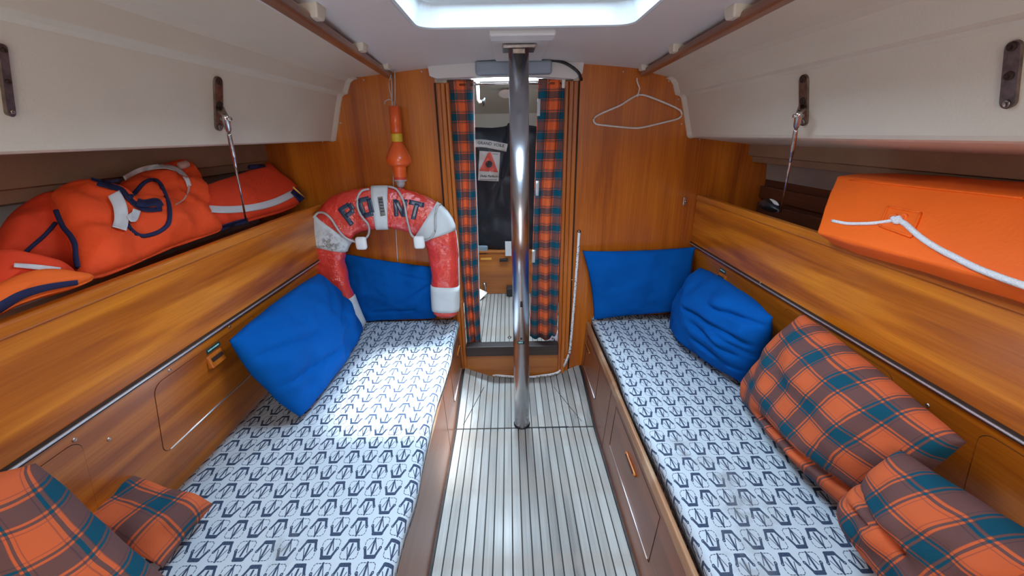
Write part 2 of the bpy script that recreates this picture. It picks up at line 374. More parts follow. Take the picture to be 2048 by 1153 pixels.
def puff(name, outline, P, N, thick, m, parent, back=None, rings=9, wr=.006, seed=0, sharp=.5, sm=4, edge=.0, label=None, tilt=None):
    pts = outl(outline, sm) if sm else [V((x, y, 0)) for x, y in outline]
    base = [at(p.x, p.y, P=P, N=N) for p in pts]; c = sum(base, V())/len(base); nn = V(N).normalized()
    if nn.dot(O-c) < 0: nn = -nn
    back = thick if back is None else back; vs = []; fs = []; n = len(base)
    for side, th in ((1, thick), (-1, back)):
        s0 = len(vs)
        for r in range(rings, 0, -1):
            s = r/rings; s = math.sin(s*math.pi/2) if True else s
            h = (1-s**2.6)**sharp
            for p in base:
                q = c+(p-c)*s
                w_ = noise.noise(V((q.x*13+seed, q.y*13, q.z*13)))*wr*4+noise.noise(V((q.x*34+seed, q.y*34, q.z*34)))*wr*1.6
                vs.append(q+nn*side*(th*h*(1)+w_*h+edge))
        vs.append(c+nn*side*(th+edge))
        for r in range(rings-1):
            for i in range(n):
                j = (i+1) % n; fs.append((s0+r*n+i, s0+r*n+j, s0+(r+1)*n+j, s0+(r+1)*n+i))
        for i in range(n): fs.append((s0+(rings-1)*n+i, s0+(rings-1)*n+(i+1) % n, s0+rings*n))
        if side == 1: first = s0; cnt = len(vs)
    for i in range(n): fs.append((first+i, first+(i+1) % n, cnt+(i+1) % n, cnt+i))
    return obj(name, vs, fs, m, parent, True, label=label)
def cushion(name, label, cat, c4, th, m, n=44, pinch=.10, wr=.005, seed=0, rot=0, group=None, uvs=1., ex=.42, sag=0, creases=()):
    """c4: corners (s,t)=(-1,-1),(1,-1),(1,1),(-1,1) in world"""
    c4 = [V(p) for p in c4]; ctr = sum(c4, V())/4
    nrm = ((c4[1]-c4[0])+(c4[2]-c4[3])).cross((c4[3]-c4[0])+(c4[2]-c4[1])).normalized()
    if nrm.dot(O-ctr) < 0: nrm = -nrm
    wx = ((c4[1]-c4[0]).length+(c4[2]-c4[3]).length)/2; wy = ((c4[3]-c4[0]).length+(c4[2]-c4[1]).length)/2
    vs = []; fs = []; uv = []; idx = {}
    cr_, sr_ = math.cos(rot), math.sin(rot)
    for side in (1, -1):
        for j in range(n+1):
            for i in range(n+1):
                edge = i in (0, n) or j in (0, n)
                if side == -1 and edge: idx[(side, i, j)] = idx[(1, i, j)]; continue
                s = math.sin((i/n-.5)*math.pi)*.55+(2*i/n-1)*.45; t = math.sin((j/n-.5)*math.pi)*.55+(2*j/n-1)*.45
                a = s*(1-pinch*(1-t*t)*abs(s)**1.5); b_ = t*(1-pinch*(1-s*s)*abs(t)**1.5)
                p = c4[0]*(1-a)*(1-b_)/4+c4[1]*(1+a)*(1-b_)/4+c4[2]*(1+a)*(1+b_)/4+c4[3]*(1-a)*(1+b_)/4
                h = max(0, (1-abs(s)**2.5)*(1-abs(t)**2.5))**ex
                w_ = noise.noise(V((p.x*9+seed, p.y*9, p.z*9)))*wr*3.2+noise.noise(V((p.x*26+seed, p.y*26, p.z*26)))*wr
                for (s0, t0, s1, t1, dp, wd) in creases:
                    dx, dy = s1-s0, t1-t0; hh = max(0, min(1, ((s-s0)*dx+(t-t0)*dy)/(dx*dx+dy*dy)))
                    d2 = (s-s0-hh*dx)**2+(t-t0-hh*dy)**2; w_ -= dp*math.exp(-d2/(wd*wd))*(side > 0)
                ed = 1-h
                p = p+nrm*side*(th/2*h*(1 if side > 0 else .45)+w_*min(1, h*1.5)*(1 if side > 0 else .4))+nrm*noise.noise(V((p.x*14, p.y*14+seed, p.z*14)))*wr*1.5*ed
                p.z -= sag*h
                idx[(side, i, j)] = len(vs); vs.append(p)
                U, W = s*wx/2*uvs, t*wy/2*uvs; uv.append((U*cr_-W*sr_, U*sr_+W*cr_))
        for j in range(n):
            for i in range(n):
                fs.append(tuple(idx[(side, *q)] for q in ((i, j), (i+1, j), (i+1, j+1), (i, j+1))))
    o = obj(name, vs, fs, m, None, True, uv=uv); return tag(o, label, cat, group)
def screws(parent, pts, m=None, r=.0045):
    me = None
    for p, nrm in pts:
        o = lathe('screw', [(0, r), (.0012, r*.95), (.0022, r*.55), (.0026, .0005)], p, nrm, m or M['screw'], parent, 8)
# ------------------------------------------------------------------ SETTING
YA, YB = -1.0, B
# hull walls behind the shelves (lining sweeps)
profL = [(-1.17, 1.33), (-1.17, 1.25), (-1.19, 1.245), (-1.195, 1.215), (-1.285, 1.20), (-1.30, 1.10), (-1.27, .85), (-1.05, .25)]
sweep_y('wall_left', profL[:5], YA, YB, M['brownl'], kind='structure', up_=-1)
wl = bpy.data.objects['wall_left']
sweep_y('hull_side', profL[4:], YA, YB, M['hullg'], wl, up_=-1)
profR = [(1.17, 1.30), (1.175, 1.235), (1.195, 1.23), (1.20, 1.205), (1.275, 1.195), (1.285, 1.12), (1.28, .85), (1.1, .25)]
sweep_y('wall_right', profR[:5], YA, YB, M['brownl'], kind='structure', up_=1)
wr_ = bpy.data.objects['wall_right']
sweep_y('hull_side', profR[4:6], YA, YB, M['hullg'], wr_, up_=1)
sweep_y('hull_planking', profR[5:], YA, YB, MW['darkw'], wr_, up_=1)
for z0, z1 in ((1.03, 1.09), (.95, 1.01)):
    box('batten', 1.262, 1.277, YA, YB-.005, z0, z1, MW['darkw'], wr_, .003)
# ceiling
def zc(x): return 1.652-.10*(x-.04)**2
HX0, HX1, HY0, HY1 = -.250, .358, .70, 1.320
xs = sorted(set([-.52+.05*i for i in range(23)]+[HX0, HX1])); xs = [x for x in xs if x <= .60]+[.60]; ys = [YA, -.5, -.1, .2, HY0, 1.0, HY1, 1.7, YB]
vs = []; fs = []
for lay in (0, .015):
    for y in ys:
        for x in xs: vs.append((x, y, zc(x)+lay))
nx = len(xs); nl = nx*len(ys)
for j in range(len(ys)-1):
    for i in range(nx-1):
        if HX0-1e-6 <= xs[i] < HX1-1e-6 and HY0-1e-6 <= ys[j] < HY1-1e-6: continue
        if -.40 < (xs[i]+xs[i+1])/2 < .46 and ys[j] < -.15: continue
        a = j*nx+i; fs.append((a, a+1, a+nx+1, a+nx)); fs.append((nl+a, nl+a+nx, nl+a+nx+1, nl+a+1))
cl = obj('ceiling', vs, fs, M['gelc'], None, True, kind='structure')
cL = [(-.515, zc(-.515)), (-.60, 1.612), (-.69, 1.603), (-.712, 1.598), (-.729, 1.585), (-.740, 1.562), (-.748, 1.541), (-.768, 1.535), (-.776, 1.528), (-.79, 1.487), (-.834, 1.348), (-.838, 1.338), (-.850, 1.334), (-1.175, 1.325)]
cR = [(.60, zc(.60)), (.68, 1.598), (.74, 1.584), (.762, 1.574), (.776, 1.558), (.785, 1.535), (.793, 1.514), (.812, 1.508), (.822, 1.50), (.836, 1.455), (.872, 1.335), (.878, 1.326), (.89, 1.321), (1.175, 1.286)]
lnL = sweep_y('side_liner', cL, YA, YB, M['gel'], cl, up_=-1); lnR = sweep_y('side_liner', cR, YA, YB, M['gel'], cl, up_=1)
lb = wbvh(lnL, lnR, cl)
# liner end returns at the bulkhead (moulded edge)
for prof, sg in ((cL, 1), (cR, -1)):
    pp = prof[2:13]; vs = []; n = len(pp)
    for (x, z) in pp: vs += [(x, YB-.03, z), (x+sg*.012, YB-.006, z-.004), (x+sg*.012, YB, z-.004), (x, YB, z)]
    fs = [(4*i+k, 4*i+4+k, 4*i+4+(k+1) % 4, 4*i+(k+1) % 4) for i in range(n-1) for k in range(4)]+[(0, 1, 2, 3), (4*n-4, 4*n-3, 4*n-2, 4*n-1)]
    obj('liner_flange', vs, fs, M['gel'], cl, False)
# hatch (window in the ceiling)
w1 = thing('window_1', '', '', ((HX0+HX1)/2, (HY0+HY1)/2, 1.64)); del w1['label'], w1['category']; w1['kind'] = 'structure'
def ring(name, rings, m, parent, r=.05, bev=0):
    # rings: list of (inset, z) ; rounded rectangle around the hatch
    vs = []; fs = []; K = 5; n = 4*(K+1)
    for ins, z in rings:
        x0, x1, y0, y1 = HX0+ins, HX1-ins, HY0+ins, HY1-ins; rr = max(.012, r-ins*.4)
        for cx_, cy_, a0 in ((x1-rr, y1-rr, 0), (x0+rr, y1-rr, 90), (x0+rr, y0+rr, 180), (x1-rr, y0+rr, 270)):
            for k in range(K+1):
                a = math.radians(a0+90*k/K); vs.append((cx_+rr*math.cos(a), cy_+rr*math.sin(a), z))
    for i in range(len(rings)-1):
        for k in range(n): fs.append((i*n+k, i*n+(k+1) % n, (i+1)*n+(k+1) % n, (i+1)*n+k))
    return obj(name, vs, fs, m, parent, False)
ring('frame', [(-.010, 1.668), (-.010, 1.640), (-.006, 1.631), (.0, 1.629), (.006, 1.632), (.022, 1.682), (.028, 1.686)], M['hframe'], w1, .045)
ring('coaming', [(.028, 1.686), (.050, 1.690), (.053, 1.694), (.056, 1.716)], M['hframe'], w1, .05)
box('pane', HX0+.05, HX1-.05, HY0+.05, HY1-.05, 1.716, 1.724, M['hdr'], w1)
ring('pane_gasket', [(.054, 1.706), (.062, 1.706), (.062, 1.715), (.054, 1.715)], M['black'], w1, .05)
# roof pad and service plate around the mast step
tx0 = at(980, 70, Z=1.65).x; tx1 = at(1108, 70, Z=1.65).x
box('mast_step_pad', tx0, tx1, 1.445, 1.53, 1.636, 1.654, M['white'], cl, .006, label='raised white pad behind the hatch')
box('mast_step_plate', tx0+.005, tx1-.005, 1.535, 1.96, 1.642, 1.655, M['gelc'], cl, .004)
# floor : dark caulk base with planks
fl = box('floor', -.34, .46, YA, 1.60, -.03, -.004, M['caulk'], kind='structure')
fx0, fx1 = -.279, .394
for z_ in (0,):
    hexa('floor_base', [(-.30, 1.60, -.03), (.41, 1.60, -.03), (.41, YB, -.03), (-.30, YB, -.03), (-.30, 1.60, -.02), (.41, 1.60, -.02), (.41, YB, -.02), (-.30, YB, -.02)], M['caulk'], fl)
NP = 20; pw = (fx1-fx0)/NP; me0 = None
SEAM = 1.612
def plank(x, y0, y1, w_, z=0, parent=None, m=MW['teak'], t=.008):
    return box('plank', x-w_/2, x+w_/2, y0, y1, z-t, z, m, parent, .0008, seg=1)
pk = plank(0, YA, SEAM-.004, pw-.0042, 0, fl)
for i in range(NP):
    o = pk if i == 0 else pk.copy()
    if i: C.objects.link(o)
    o.parent = fl; o.location = (fx0+pw*(i+.5), 0, 0)
cxf = (fx0+fx1)/2
def zf(x, y):
    s = max(0, min(1, (abs(x-cxf)-.15)/.19)); g = max(0, (y-SEAM)/(B-SEAM)); lim = max(0, min(1, g*1.25))
    return .07*s**1.25*lim
for i in range(NP):
    xc = fx0+pw*(i+.5); wd = pw-.0042; vs = []; fs = []; K = 7
    for k in range(K+1):
        y = SEAM+.004+(B-.004-SEAM-.004)*k/K; tp = 1-.10*max(0, (y-SEAM)/(B-SEAM))*0
        for xx in (xc-wd/2, xc+wd/2):
            vs.append((xx, y, zf(xx, y))); vs.append((xx, y, zf(xx, y)-.009))
    for k in range(K):
        a = 4*k; fs += [(a, a+2, a+6, a+4), (a+1, a+5, a+7, a+3), (a, a+4, a+5, a+1), (a+2, a+3, a+7, a+6)]
    fs += [(0, 1, 3, 2), (4*K, 4*K+2, 4*K+3, 4*K+1)]
    obj('plank', vs, fs, MW['teak'], fl)
vs = []; fs = []
for k in range(9):
    y = SEAM+(B-SEAM)*k/8
    for q in range(25):
        x = fx0-.015+(fx1-fx0+.03)*q/24; vs.append((x, y, zf(x, y)-.0045))
for k in range(8):
    for q in range(24): a = k*25+q; fs.append((a, a+1, a+26, a+25))
obj('caulk_bed', vs, fs, M['caulk'], fl)
# diagonal repair seams
fb = wbvh(*[o for o in fl.children if o.name.startswith(('plank', 'caulk'))])
def seam(a, b, wd=2.2):
    pts = [V(a).lerp(V(b), i/8) for i in range(9)]; q = [hit(p[0], p[1], fb, .0008) for p in pts]; q = [x for x in q if x is not None]
    if len(q) > 2: tube('caulk_seam', q, .0016, M['caulk'], fl, sides=5)
seam((927, 850), (968, 775)); seam((1163, 843), (1108, 775)); seam((925, 858), (905, 905)); seam((1168, 850), (1192, 878))
for s_ in (-1, 1):
    x = fx0-.006 if s_ < 0 else fx1+.006
    box('floor_edge_strip', x-.006, x+.006, YA, SEAM, -.01, .001, MW['sill'], fl, .001)
seam_bar = box('joint', .075, .27, SEAM-.004, SEAM+.004, -.004, .0012, M['sill'] if 'sill' in M else M['caulk'], fl)
# bulkhead
wf = box('wall_front', -1.34, -.33, B, B+.018, -.02, zc(-.4)+.03, MW['bulk'], kind='structure')
box('bulkhead_panel', .33, 1.34, B, B+.018, -.02, zc(.4)+.03, MW['bulk'], wf)
box('bulkhead_top', -.33, .33, B, B+.018, 1.61, 1.70, MW['bulk'], wf)
box('step_riser', -.267, .267, B-.012, B+.004, -.02, .150, MW['across'], wf, .002)
_bt = [(-.352, 1.652), (-.346, 1.60)]+[(at(x, y, Y=2.03).x, at(x, y, Y=2.03).z) for x, y in ((872, 157), (930, 154), (985, 151), (1035, 150), (1090, 153), (1150, 158))]+[(.338, 1.60), (.344, 1.652)]
_n = len(_bt); hd = obj('header', [(x, 2.03, z) for x, z in _bt]+[(x, B+.03, z) for x, z in _bt], [tuple(range(_n)), tuple(range(_n, 2*_n))]+[(i, (i+1) % _n, _n+(i+1) % _n, _n+i) for i in range(_n)], M['gelc'], wf, label='white moulded header over the doorway')
sp = [(683, 198), (681, 246), (645, 283), (727, 160), (843, 143), (1247, 143), (1338, 162), (1357, 199), (1363, 248), (1399, 279)]
screws(wf, [(at(x, y, Y=B-.001), (0, -1, 0)) for x, y in sp], r=.0045)
# door frame
d1 = thing('door_1', '', '', (0, B, .2)); del d1['label'], d1['category']; d1['kind'] = 'structure'
for s_ in (-1, 1):
    for (a, b, y) in ((.267, .284, B-.012), (.285, .305, B-.020), (.306, .328, B-.010)):
        x0, x1 = sorted((s_*a, s_*b)); box('jamb_moulding', x0, x1, y, B+.022, -.0, 1.575, MW['jamb'], d1, .004)
    x0, x1 = sorted((s_*.329, s_*.336)); box('jamb_bead', x0, x1, B-.004, B+.01, 0, 1.575, M['gap'], d1)
box('sill', -.266, .266, B-.030, B+.035, .152, .214, MW['sill'], d1, .005)
screws(d1, [(at(x, y, Y=B-.021), (0, -1, 0)) for x, y in ((893, 455), (884, 300), (1144, 560), (1129, 720))], r=.004)
# rear bulkhead behind the viewer with companionway opening
wb = box('wall_back', -1.34, -.40, YA-.02, YA, -.02, 1.68, MW['bulk'], kind='structure')
box('rear_panel', .46, 1.34, YA-.02, YA, -.02, 1.68, MW['bulk'], wb); box('rear_panel', -.40, .46, YA-.02, YA, -.02, .9, MW['bulk'], wb)
# ------------------------------------------------------------------ forecabin
FZ = .170
f2 = box('trim_1', -.62, .62, B+.018, 3.0, FZ-.03, FZ-.006, M['caulk'], kind='structure')
pk2 = None; pw2 = .0285
pk2 = box('plank', -pw2/2+.0017, pw2/2-.0017, B+.02, 2.975, FZ-.010, FZ, MW['teak'], f2, .0006, seg=1)
for i in range(25):
    o = pk2 if i == 0 else pk2.copy()
    if i: C.objects.link(o)
    o.parent = f2; o.location = (-.343+pw2*i, 0, 0)
def vb(name, pts4, m, parent=None, kind=None):   # thin slab from a quad
    P = [V(p) for p in pts4]; n = (P[1]-P[0]).cross(P[3]-P[0]).normalized()*.012
    return hexa(name, P+[p+n for p in P], m, parent, kind=kind)
t2 = vb('trim_2', [(-.95, B+.02, 1.66), (.95, B+.02, 1.66), (.95, B+.02, 1.66), (.95, B+.02, 1.66)], M['gel']) if False else None
FC = 1.635
fh = (-.215, .235, 2.22, 2.47)
t3 = box('trim_2', -.9, -.215, B+.02, 3.05, FC, FC+.012, M['gelf'], kind='structure')
box('fore_ceiling', .235, .9, B+.02, 3.05, FC, FC+.012, M['gelf'], t3)
box('fore_ceiling', -.215, .235, 2.50, 3.05, FC, FC+.012, M['gelf'], t3); box('fore_ceiling', -.215, .235, B+.02, 2.2, FC, FC+.012, M['gelf'], t3)
hexa('fore_slope', [(-.9, 3.05, FC), (.9, 3.05, FC), (.7, 3.42, 1.50), (-.7, 3.42, 1.50), (-.9, 3.05, FC+.012), (.9, 3.05, FC+.012), (.7, 3.43, 1.512), (-.7, 3.43, 1.512)], M['gelf'], t3)
hexa('fore_end', [(-.72, 3.42, .3), (.72, 3.42, .3), (.72, 3.43, .3), (-.72, 3.43, .3), (-.7, 3.42, 1.52), (.7, 3.42, 1.52), (.7, 3.43, 1.52), (-.7, 3.43, 1.52)], M['gelf'], t3)
for s_ in (-1, 1):
    hexa('fore_side', [(s_*.9, B+.02, 0), (s_*.7, 3.43, 0), (s_*.71, 3.43, 0), (s_*.91, B+.02, 0), (s_*.9, B+.02, 1.65), (s_*.7, 3.43, 1.65), (s_*.71, 3.43, 1.65), (s_*.91, B+.02, 1.65)], M['gelf'], t3)
w2 = thing('window_2', '', '', (.01, 2.34, FC)); del w2['label'], w2['category']; w2['kind'] = 'structure'
x0, x1, y0, y1 = -.215, .235, 2.20, 2.50
for (a, b, c, d) in ((x0-.012, x0+.03, y0, y1), (x1-.03, x1+.012, y0, y1), (x0, x1, y0-.012, y0+.03), (x0, x1, y1-.035, y1+.012)):
    box('frame', a, b, c, d, FC-.014, FC+.05, M['white'], w2, .004)
box('pane', x0+.02, x1-.02, y0+.02, y1-.02, FC+.05, FC+.056, M['hdr'], w2)
# fore locker board + berth top
fk = thing('fore_locker', 'low varnished locker board across the forecabin under the sail bag', 'locker', (0, 3.0, FZ))
box('front_panel', -.62, .62, 2.98, 3.0, FZ, .505, MW['across'], fk, .002)
box('top_board', -.70, .70, 2.972, 3.42, .505, .522, MW['across'], fk, .003)
box('yellow_tape', *sorted((at(961, 519, Y=2.978).x, at(983, 519, Y=2.978).x)), 2.976, 2.979, at(972, 520, Y=2.978).z, at(972, 516, Y=2.978).z, M['tapey'], fk)
p = at(1008, 520, Y=2.97); box('catch', p.x-.035, p.x+.03, 2.955, 2.98, p.z-.012, p.z+.010, M['black'], fk, .004)
p = at(1018, 577, Y=2.95); box('hinge_block', p.x-.02, p.x+.035, 2.90, 2.98, p.z-.05, p.z+.02, M['black'], fk, .008)
# ------------------------------------------------------------------ grab rails
for s_, (xf, yf, zf_), (xn, yn, zn_), lab, spots in (
        (-1, (-.550, B-.003, 1.597), (-.457, .89, 1.590), 'long dark mahogany grab rail under the cabin top, left side', ((632, 20), (720, 92), (779, 131))),
        (1, (.640, B-.003, 1.589), (.577, .944, 1.590), 'long dark mahogany grab rail under the cabin top, right side', ((1478, 18), (1352, 92), (1278, 131)))):
    gr = thing('grab_rail', lab, 'rail', (xf, yf, zf_), 'pair of overhead grab rails')
    def RX(y): return xn+(xf-xn)*(y-yn)/(yf-yn)
    def RZ(y): return zn_+(zf_-zn_)*(y-yn)/(yf-yn)
    y0, y1 = .25, B-.003; wdt = -s_*.034; hh = .024
    hexa('rail', [(RX(y0), y0, RZ(y0)), (RX(y0)+wdt, y0, RZ(y0)), (RX(y1)+wdt, y1, RZ(y1)), (RX(y1), y1, RZ(y1)), (RX(y0), y0, RZ(y0)+hh), (RX(y0)+wdt, y0, RZ(y0)+hh), (RX(y1)+wdt, y1, RZ(y1)+hh), (RX(y1), y1, RZ(y1)+hh)], MW['rail'], gr, .006, 3)
    for y in [min(B-.03, at(a_, b_, Z=1.622).y) for a_, b_ in spots]+[.60, .35]:
        X = RX(y)+wdt*.85; zt = RZ(y)+hh-.004; L_ = .020
        hexa('standoff', [(X-.022, y-L_, zt-.008), (X+.022, y-L_, zt-.008), (X+.022, y+L_, zt-.008), (X-.022, y+L_, zt-.008), (X-.028, y-L_-.008, zc(X)+.004), (X+.028, y-L_-.008, zc(X)+.004), (X+.028, y+L_+.008, zc(X)+.004), (X-.028, y+L_+.008, zc(X)+.004)], M['gel'], gr, .004)
    for y in (1.75, 1.15, .8): lathe('screw', [(0, .0035), (.0015, .003)], (RX(y)-wdt*.0, y, RZ(y)+hh*.5), (s_, 0, 0), M['screw'], gr, 8)
# ------------------------------------------------------------------ backrest lockers
def backrest(s_, Xt, Xb, label, doors, shelfz):
    t = thing('backrest_locker', label, 'locker', (Xt, .6, .39), 'backrest lockers along the hull')
    y0, y1 = -.6, B-.002
    def q(X0, X1, za, zb, ya, yb, m, name, th=.018, bev=.0015, out=0, **k):
        o = s_*out
        return hexa(name, [(X0-o, ya, za), (X0-o, yb, za), (X0+s_*th, yb, za), (X0+s_*th, ya, za), (X1-o, ya, zb), (X1-o, yb, zb), (X1+s_*th, yb, zb), (X1+s_*th, ya, zb)], m, t, bev, **k)
    def XF(z): return Xt if z > .80 else Xb+(Xt+s_*.006-Xb)*(z-.39)/.41
    up_ = q(XF(.806), Xt, .806, 1.03, y0, y1, MW['back'], 'upper_panel')
    q(XF(.2)*1.0, XF(.794), .20, .794, y0, y1, MW['lock'], 'lower_panel')
    hexa('top_rail', [(Xt-s_*.007, y0, 1.022), (Xt-s_*.007, y1, 1.022), (Xt+s_*.028, y1, 1.022), (Xt+s_*.028, y0, 1.022), (Xt-s_*.004, y0, 1.050), (Xt-s_*.004, y1, 1.050), (Xt+s_*.025, y1, 1.050), (Xt+s_*.025, y0, 1.050)], MW['rail'] if False else MW['lock'], t, .006, 3)
    box('hinge_strip', *sorted((Xt-s_*.006, Xt+s_*.004)), y0, y1, .7955, .8015, M['alu'], t, .002)
    box('hinge_shadow_gap', *sorted((Xt-s_*.002, Xt+s_*.006)), y0, y1, .7915, .8085, M['gap'], t)
    sh = box('shelf', *sorted((Xt+s_*.02, Xt+s_*.34)), y0, y1, shelfz-.015, shelfz, MW['lock'], t)
    for (ya, yb, za, zb, hy, lab, hinge) in doors:
        K = 5; r = .028; pts = []
        for cy_, cz_, a0 in ((yb-r, zb-r, 0), (ya+r, zb-r, 90), (ya+r, za+r, 180), (yb-r, za+r, 270)):
            for k in range(K+1):
                a = math.radians(a0+90*k/K); pts.append((cy_+r*math.cos(a), cz_+r*math.sin(a)))
        def slab(name, off0, off1, grow, m, par):
            cy_ = (ya+yb)/2; cz_ = (za+zb)/2; vs = []
            for off in (off0, off1):
                for (y, z) in pts:
                    y_ = y+math.copysign(grow, y-cy_); z_ = z+math.copysign(grow, z-cz_); vs.append((XF(z_)-s_*off, y_, z_))
            n = len(pts); fs = [tuple(range(n)), tuple(range(n, 2*n))]+[(i, (i+1) % n, n+(i+1) % n, n+i) for i in range(n)]
            return obj(name, vs, fs, m, par)
        slab('door_gap', -.004, .0004, .0018, M['gap'], t)
        dr = slab('locker_door', -.002, .0014, -.0006, MW['back'] if False else MW['lock'], t)
        if hinge: 
            X_ = XF(za)-s_*.002; tube('hinge', [(X_, ya+.02, za+.001), (X_, yb-.02, za+.001)], .0028, M['alu'], dr, sides=6)
        if hy is not None:
            hz = zb-.038; X_ = XF(hz)
            hdl = hexa('pull_handle', [(X_, hy-.033, hz-.030), (X_, hy+.033, hz-.030), (X_-s_*.016, hy+.030, hz-.028), (X_-s_*.016, hy-.030, hz-.028), (X_, hy-.033, hz+.012), (X_, hy+.033, hz+.012), (X_-s_*.008, hy+.030, hz+.010), (X_-s_*.008, hy-.030, hz+.010)], MW['jamb'], dr, .003)
            hexa('finger_slot', [(X_-s_*.006, hy-.024, hz-.010), (X_-s_*.006, hy+.024, hz-.010), (X_-s_*.0148, hy+.024, hz-.010), (X_-s_*.0148, hy-.024, hz-.010), (X_-s_*.006, hy-.024, hz+.002), (X_-s_*.006, hy+.024, hz+.002), (X_-s_*.0128, hy+.024, hz+.002), (X_-s_*.0128, hy-.024, hz+.002)], M['gap'], dr, .001)
        if lab:
            z = zb-.010; X_ = XF(z)-s_*.0014; hw = lab
            nl_ = hexa('name_label', [(X_, hy-hw, z-.008), (X_, hy+hw, z-.008), (X_-s_*.0015, hy+hw, z-.008), (X_-s_*.0015, hy-hw, z-.008), (X_, hy-hw, z+.008), (X_, hy+hw, z+.008), (X_-s_*.0015, hy+hw, z+.008), (X_-s_*.0015, hy-hw, z+.008)], M['green'], dr, .0005, label='dark green label with pale lettering')
            bm = bmesh.new(); yy = hy-hw+.006; random.seed(3)
            while yy < hy+hw-.008:
                wd = random.choice((.0018, .0026, .003)); hh = random.choice((.0026, .0032, .0036))
                mtx = Matrix.Translation((X_-s_*.0017, yy+wd/2, z)) @ Matrix.Diagonal((.0004, wd, hh*1.4, 1)); bmesh.ops.create_cube(bm, size=1, matrix=mtx); yy += wd+.0012
            bm_obj('lettering', bm, M['tealt'], dr)
    return t, XF, q
bl, XFL, _ = backrest(-1, -.912, -.998, 'varnished backrest locker board with hinge strip, on the left under the life jackets', [(.893, 1.34, .535, .757, 1.115, .03, True), (1.555, 1.98, .535, .757, 1.93, .02, True), (.25, .70, .535, .757, None, None, True)], .96)
br, XFR, _ = backrest(1, .952, 1.03, 'varnished backrest locker board with hinge strip, on the right under the orange bag', [(1.50, 1.985, .545, .765, 1.735, .026, True), (.868, 1.30, .545, .765, 1.075, .032, True), (.22, .665, .545, .765, None, None, True)], .95)
def onback(px, py, XF, s_):
    z = .7
    for _i in range(6): p = at(px, py, X=XF(z)-s_*.0005); z = p.z
    return p
screws(bl, [(onback(x, y, XFL, -1), (1, 0, .15)) for x, y in ((149, 880), (218, 879), (339, 741), (459, 654), (612, 548))], r=.005)
screws(br, [(onback(x, y, XFR, 1), (-1, 0, .15)) for x, y in ((1453, 530), (1521, 566), (1610, 622), (1734, 696), (1855, 811), (1922, 806))], r=.005)
# ------------------------------------------------------------------ bench bases
def bench(s_, Xf0, Xf1, Xw, label):
    t = thing('bench_locker', label, 'bench', ((Xf1+Xw)/2, .6, 0), 'berth bases either side of the sole')
    y0, y1 = -.6, B-.003
    def XB(z): return Xf0+(Xf1-Xf0)*z/.33
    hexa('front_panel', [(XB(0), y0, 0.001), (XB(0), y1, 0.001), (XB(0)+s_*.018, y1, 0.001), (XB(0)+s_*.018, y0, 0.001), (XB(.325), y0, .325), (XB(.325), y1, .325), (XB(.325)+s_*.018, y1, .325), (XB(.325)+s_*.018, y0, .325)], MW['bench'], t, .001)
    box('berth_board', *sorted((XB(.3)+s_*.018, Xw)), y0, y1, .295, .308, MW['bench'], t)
    hexa('fiddle', [(XB(.32)-s_*.003, y0, .318), (XB(.32)-s_*.003, y1, .318), (XB(.32)+s_*.018, y1, .318), (XB(.32)+s_*.018, y0, .318), (XB(.35), y0, .352), (XB(.35), y1, .352), (XB(.35)+s_*.015, y1, .352), (XB(.35)+s_*.015, y0, .352)], MW['fid'], t, .005, 3)
    for (ya, yb, za, zb, hy) in (((.86, 1.37, .11, .30, 1.12), (1.68, 2.0, .11, .30, 1.95)) if s_ > 0 else ((1.68, 2.0, .11, .30, 1.95),)):
        for lst in (((ya, za), (ya, zb)), ((yb, za), (yb, zb)), ((ya, zb), (yb, zb)), ((ya, za), (yb, za))):
            (a, b), (c, d) = lst; tube('door_joint', [(XB(b)-s_*.0003, a, b), (XB(d)-s_*.0003, c, d)], .0012, M['gap'], t, sides=5)
        hb = tube('hinge', [(XB(za)-s_*.002, ya+.01, za), (XB(za)-s_*.002, yb-.01, za)], .0026, M['alu'], t, sides=6)
        hz = .245
        tube('slot_handle', [(XB(hz)-s_*.004, hy-.055, hz), (XB(hz)-s_*.004, hy-.05, hz), (XB(hz)-s_*.004, hy+.05, hz), (XB(hz)-s_*.004, hy+.055, hz)], .0065, MW['jamb'], t, sides=10, flat=.7, ref=(1, 0, 0))
        tube('handle_slot', [(XB(hz)-s_*.0095, hy-.045, hz+.002), (XB(hz)-s_*.0095, hy+.045, hz+.002)], .0025, M['gap'], t, sides=6)
    hexa('panel_joint', [(XB(0)-s_*.0006, 1.46, .002), (XB(0)-s_*.0006, 1.463, .002), (XB(0)+s_*.001, 1.463, .002), (XB(0)+s_*.001, 1.46, .002), (XB(.32)-s_*.0006, 1.46, .32), (XB(.32)-s_*.0006, 1.463, .32), (XB(.32)+s_*.001, 1.463, .32), (XB(.32)+s_*.001, 1.46, .32)], M['gap'], t)
    return t
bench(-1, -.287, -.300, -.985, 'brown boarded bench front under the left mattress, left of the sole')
bench(1, .402, .425, 1.01, 'brown boarded bench front with slot handles under the right mattress')
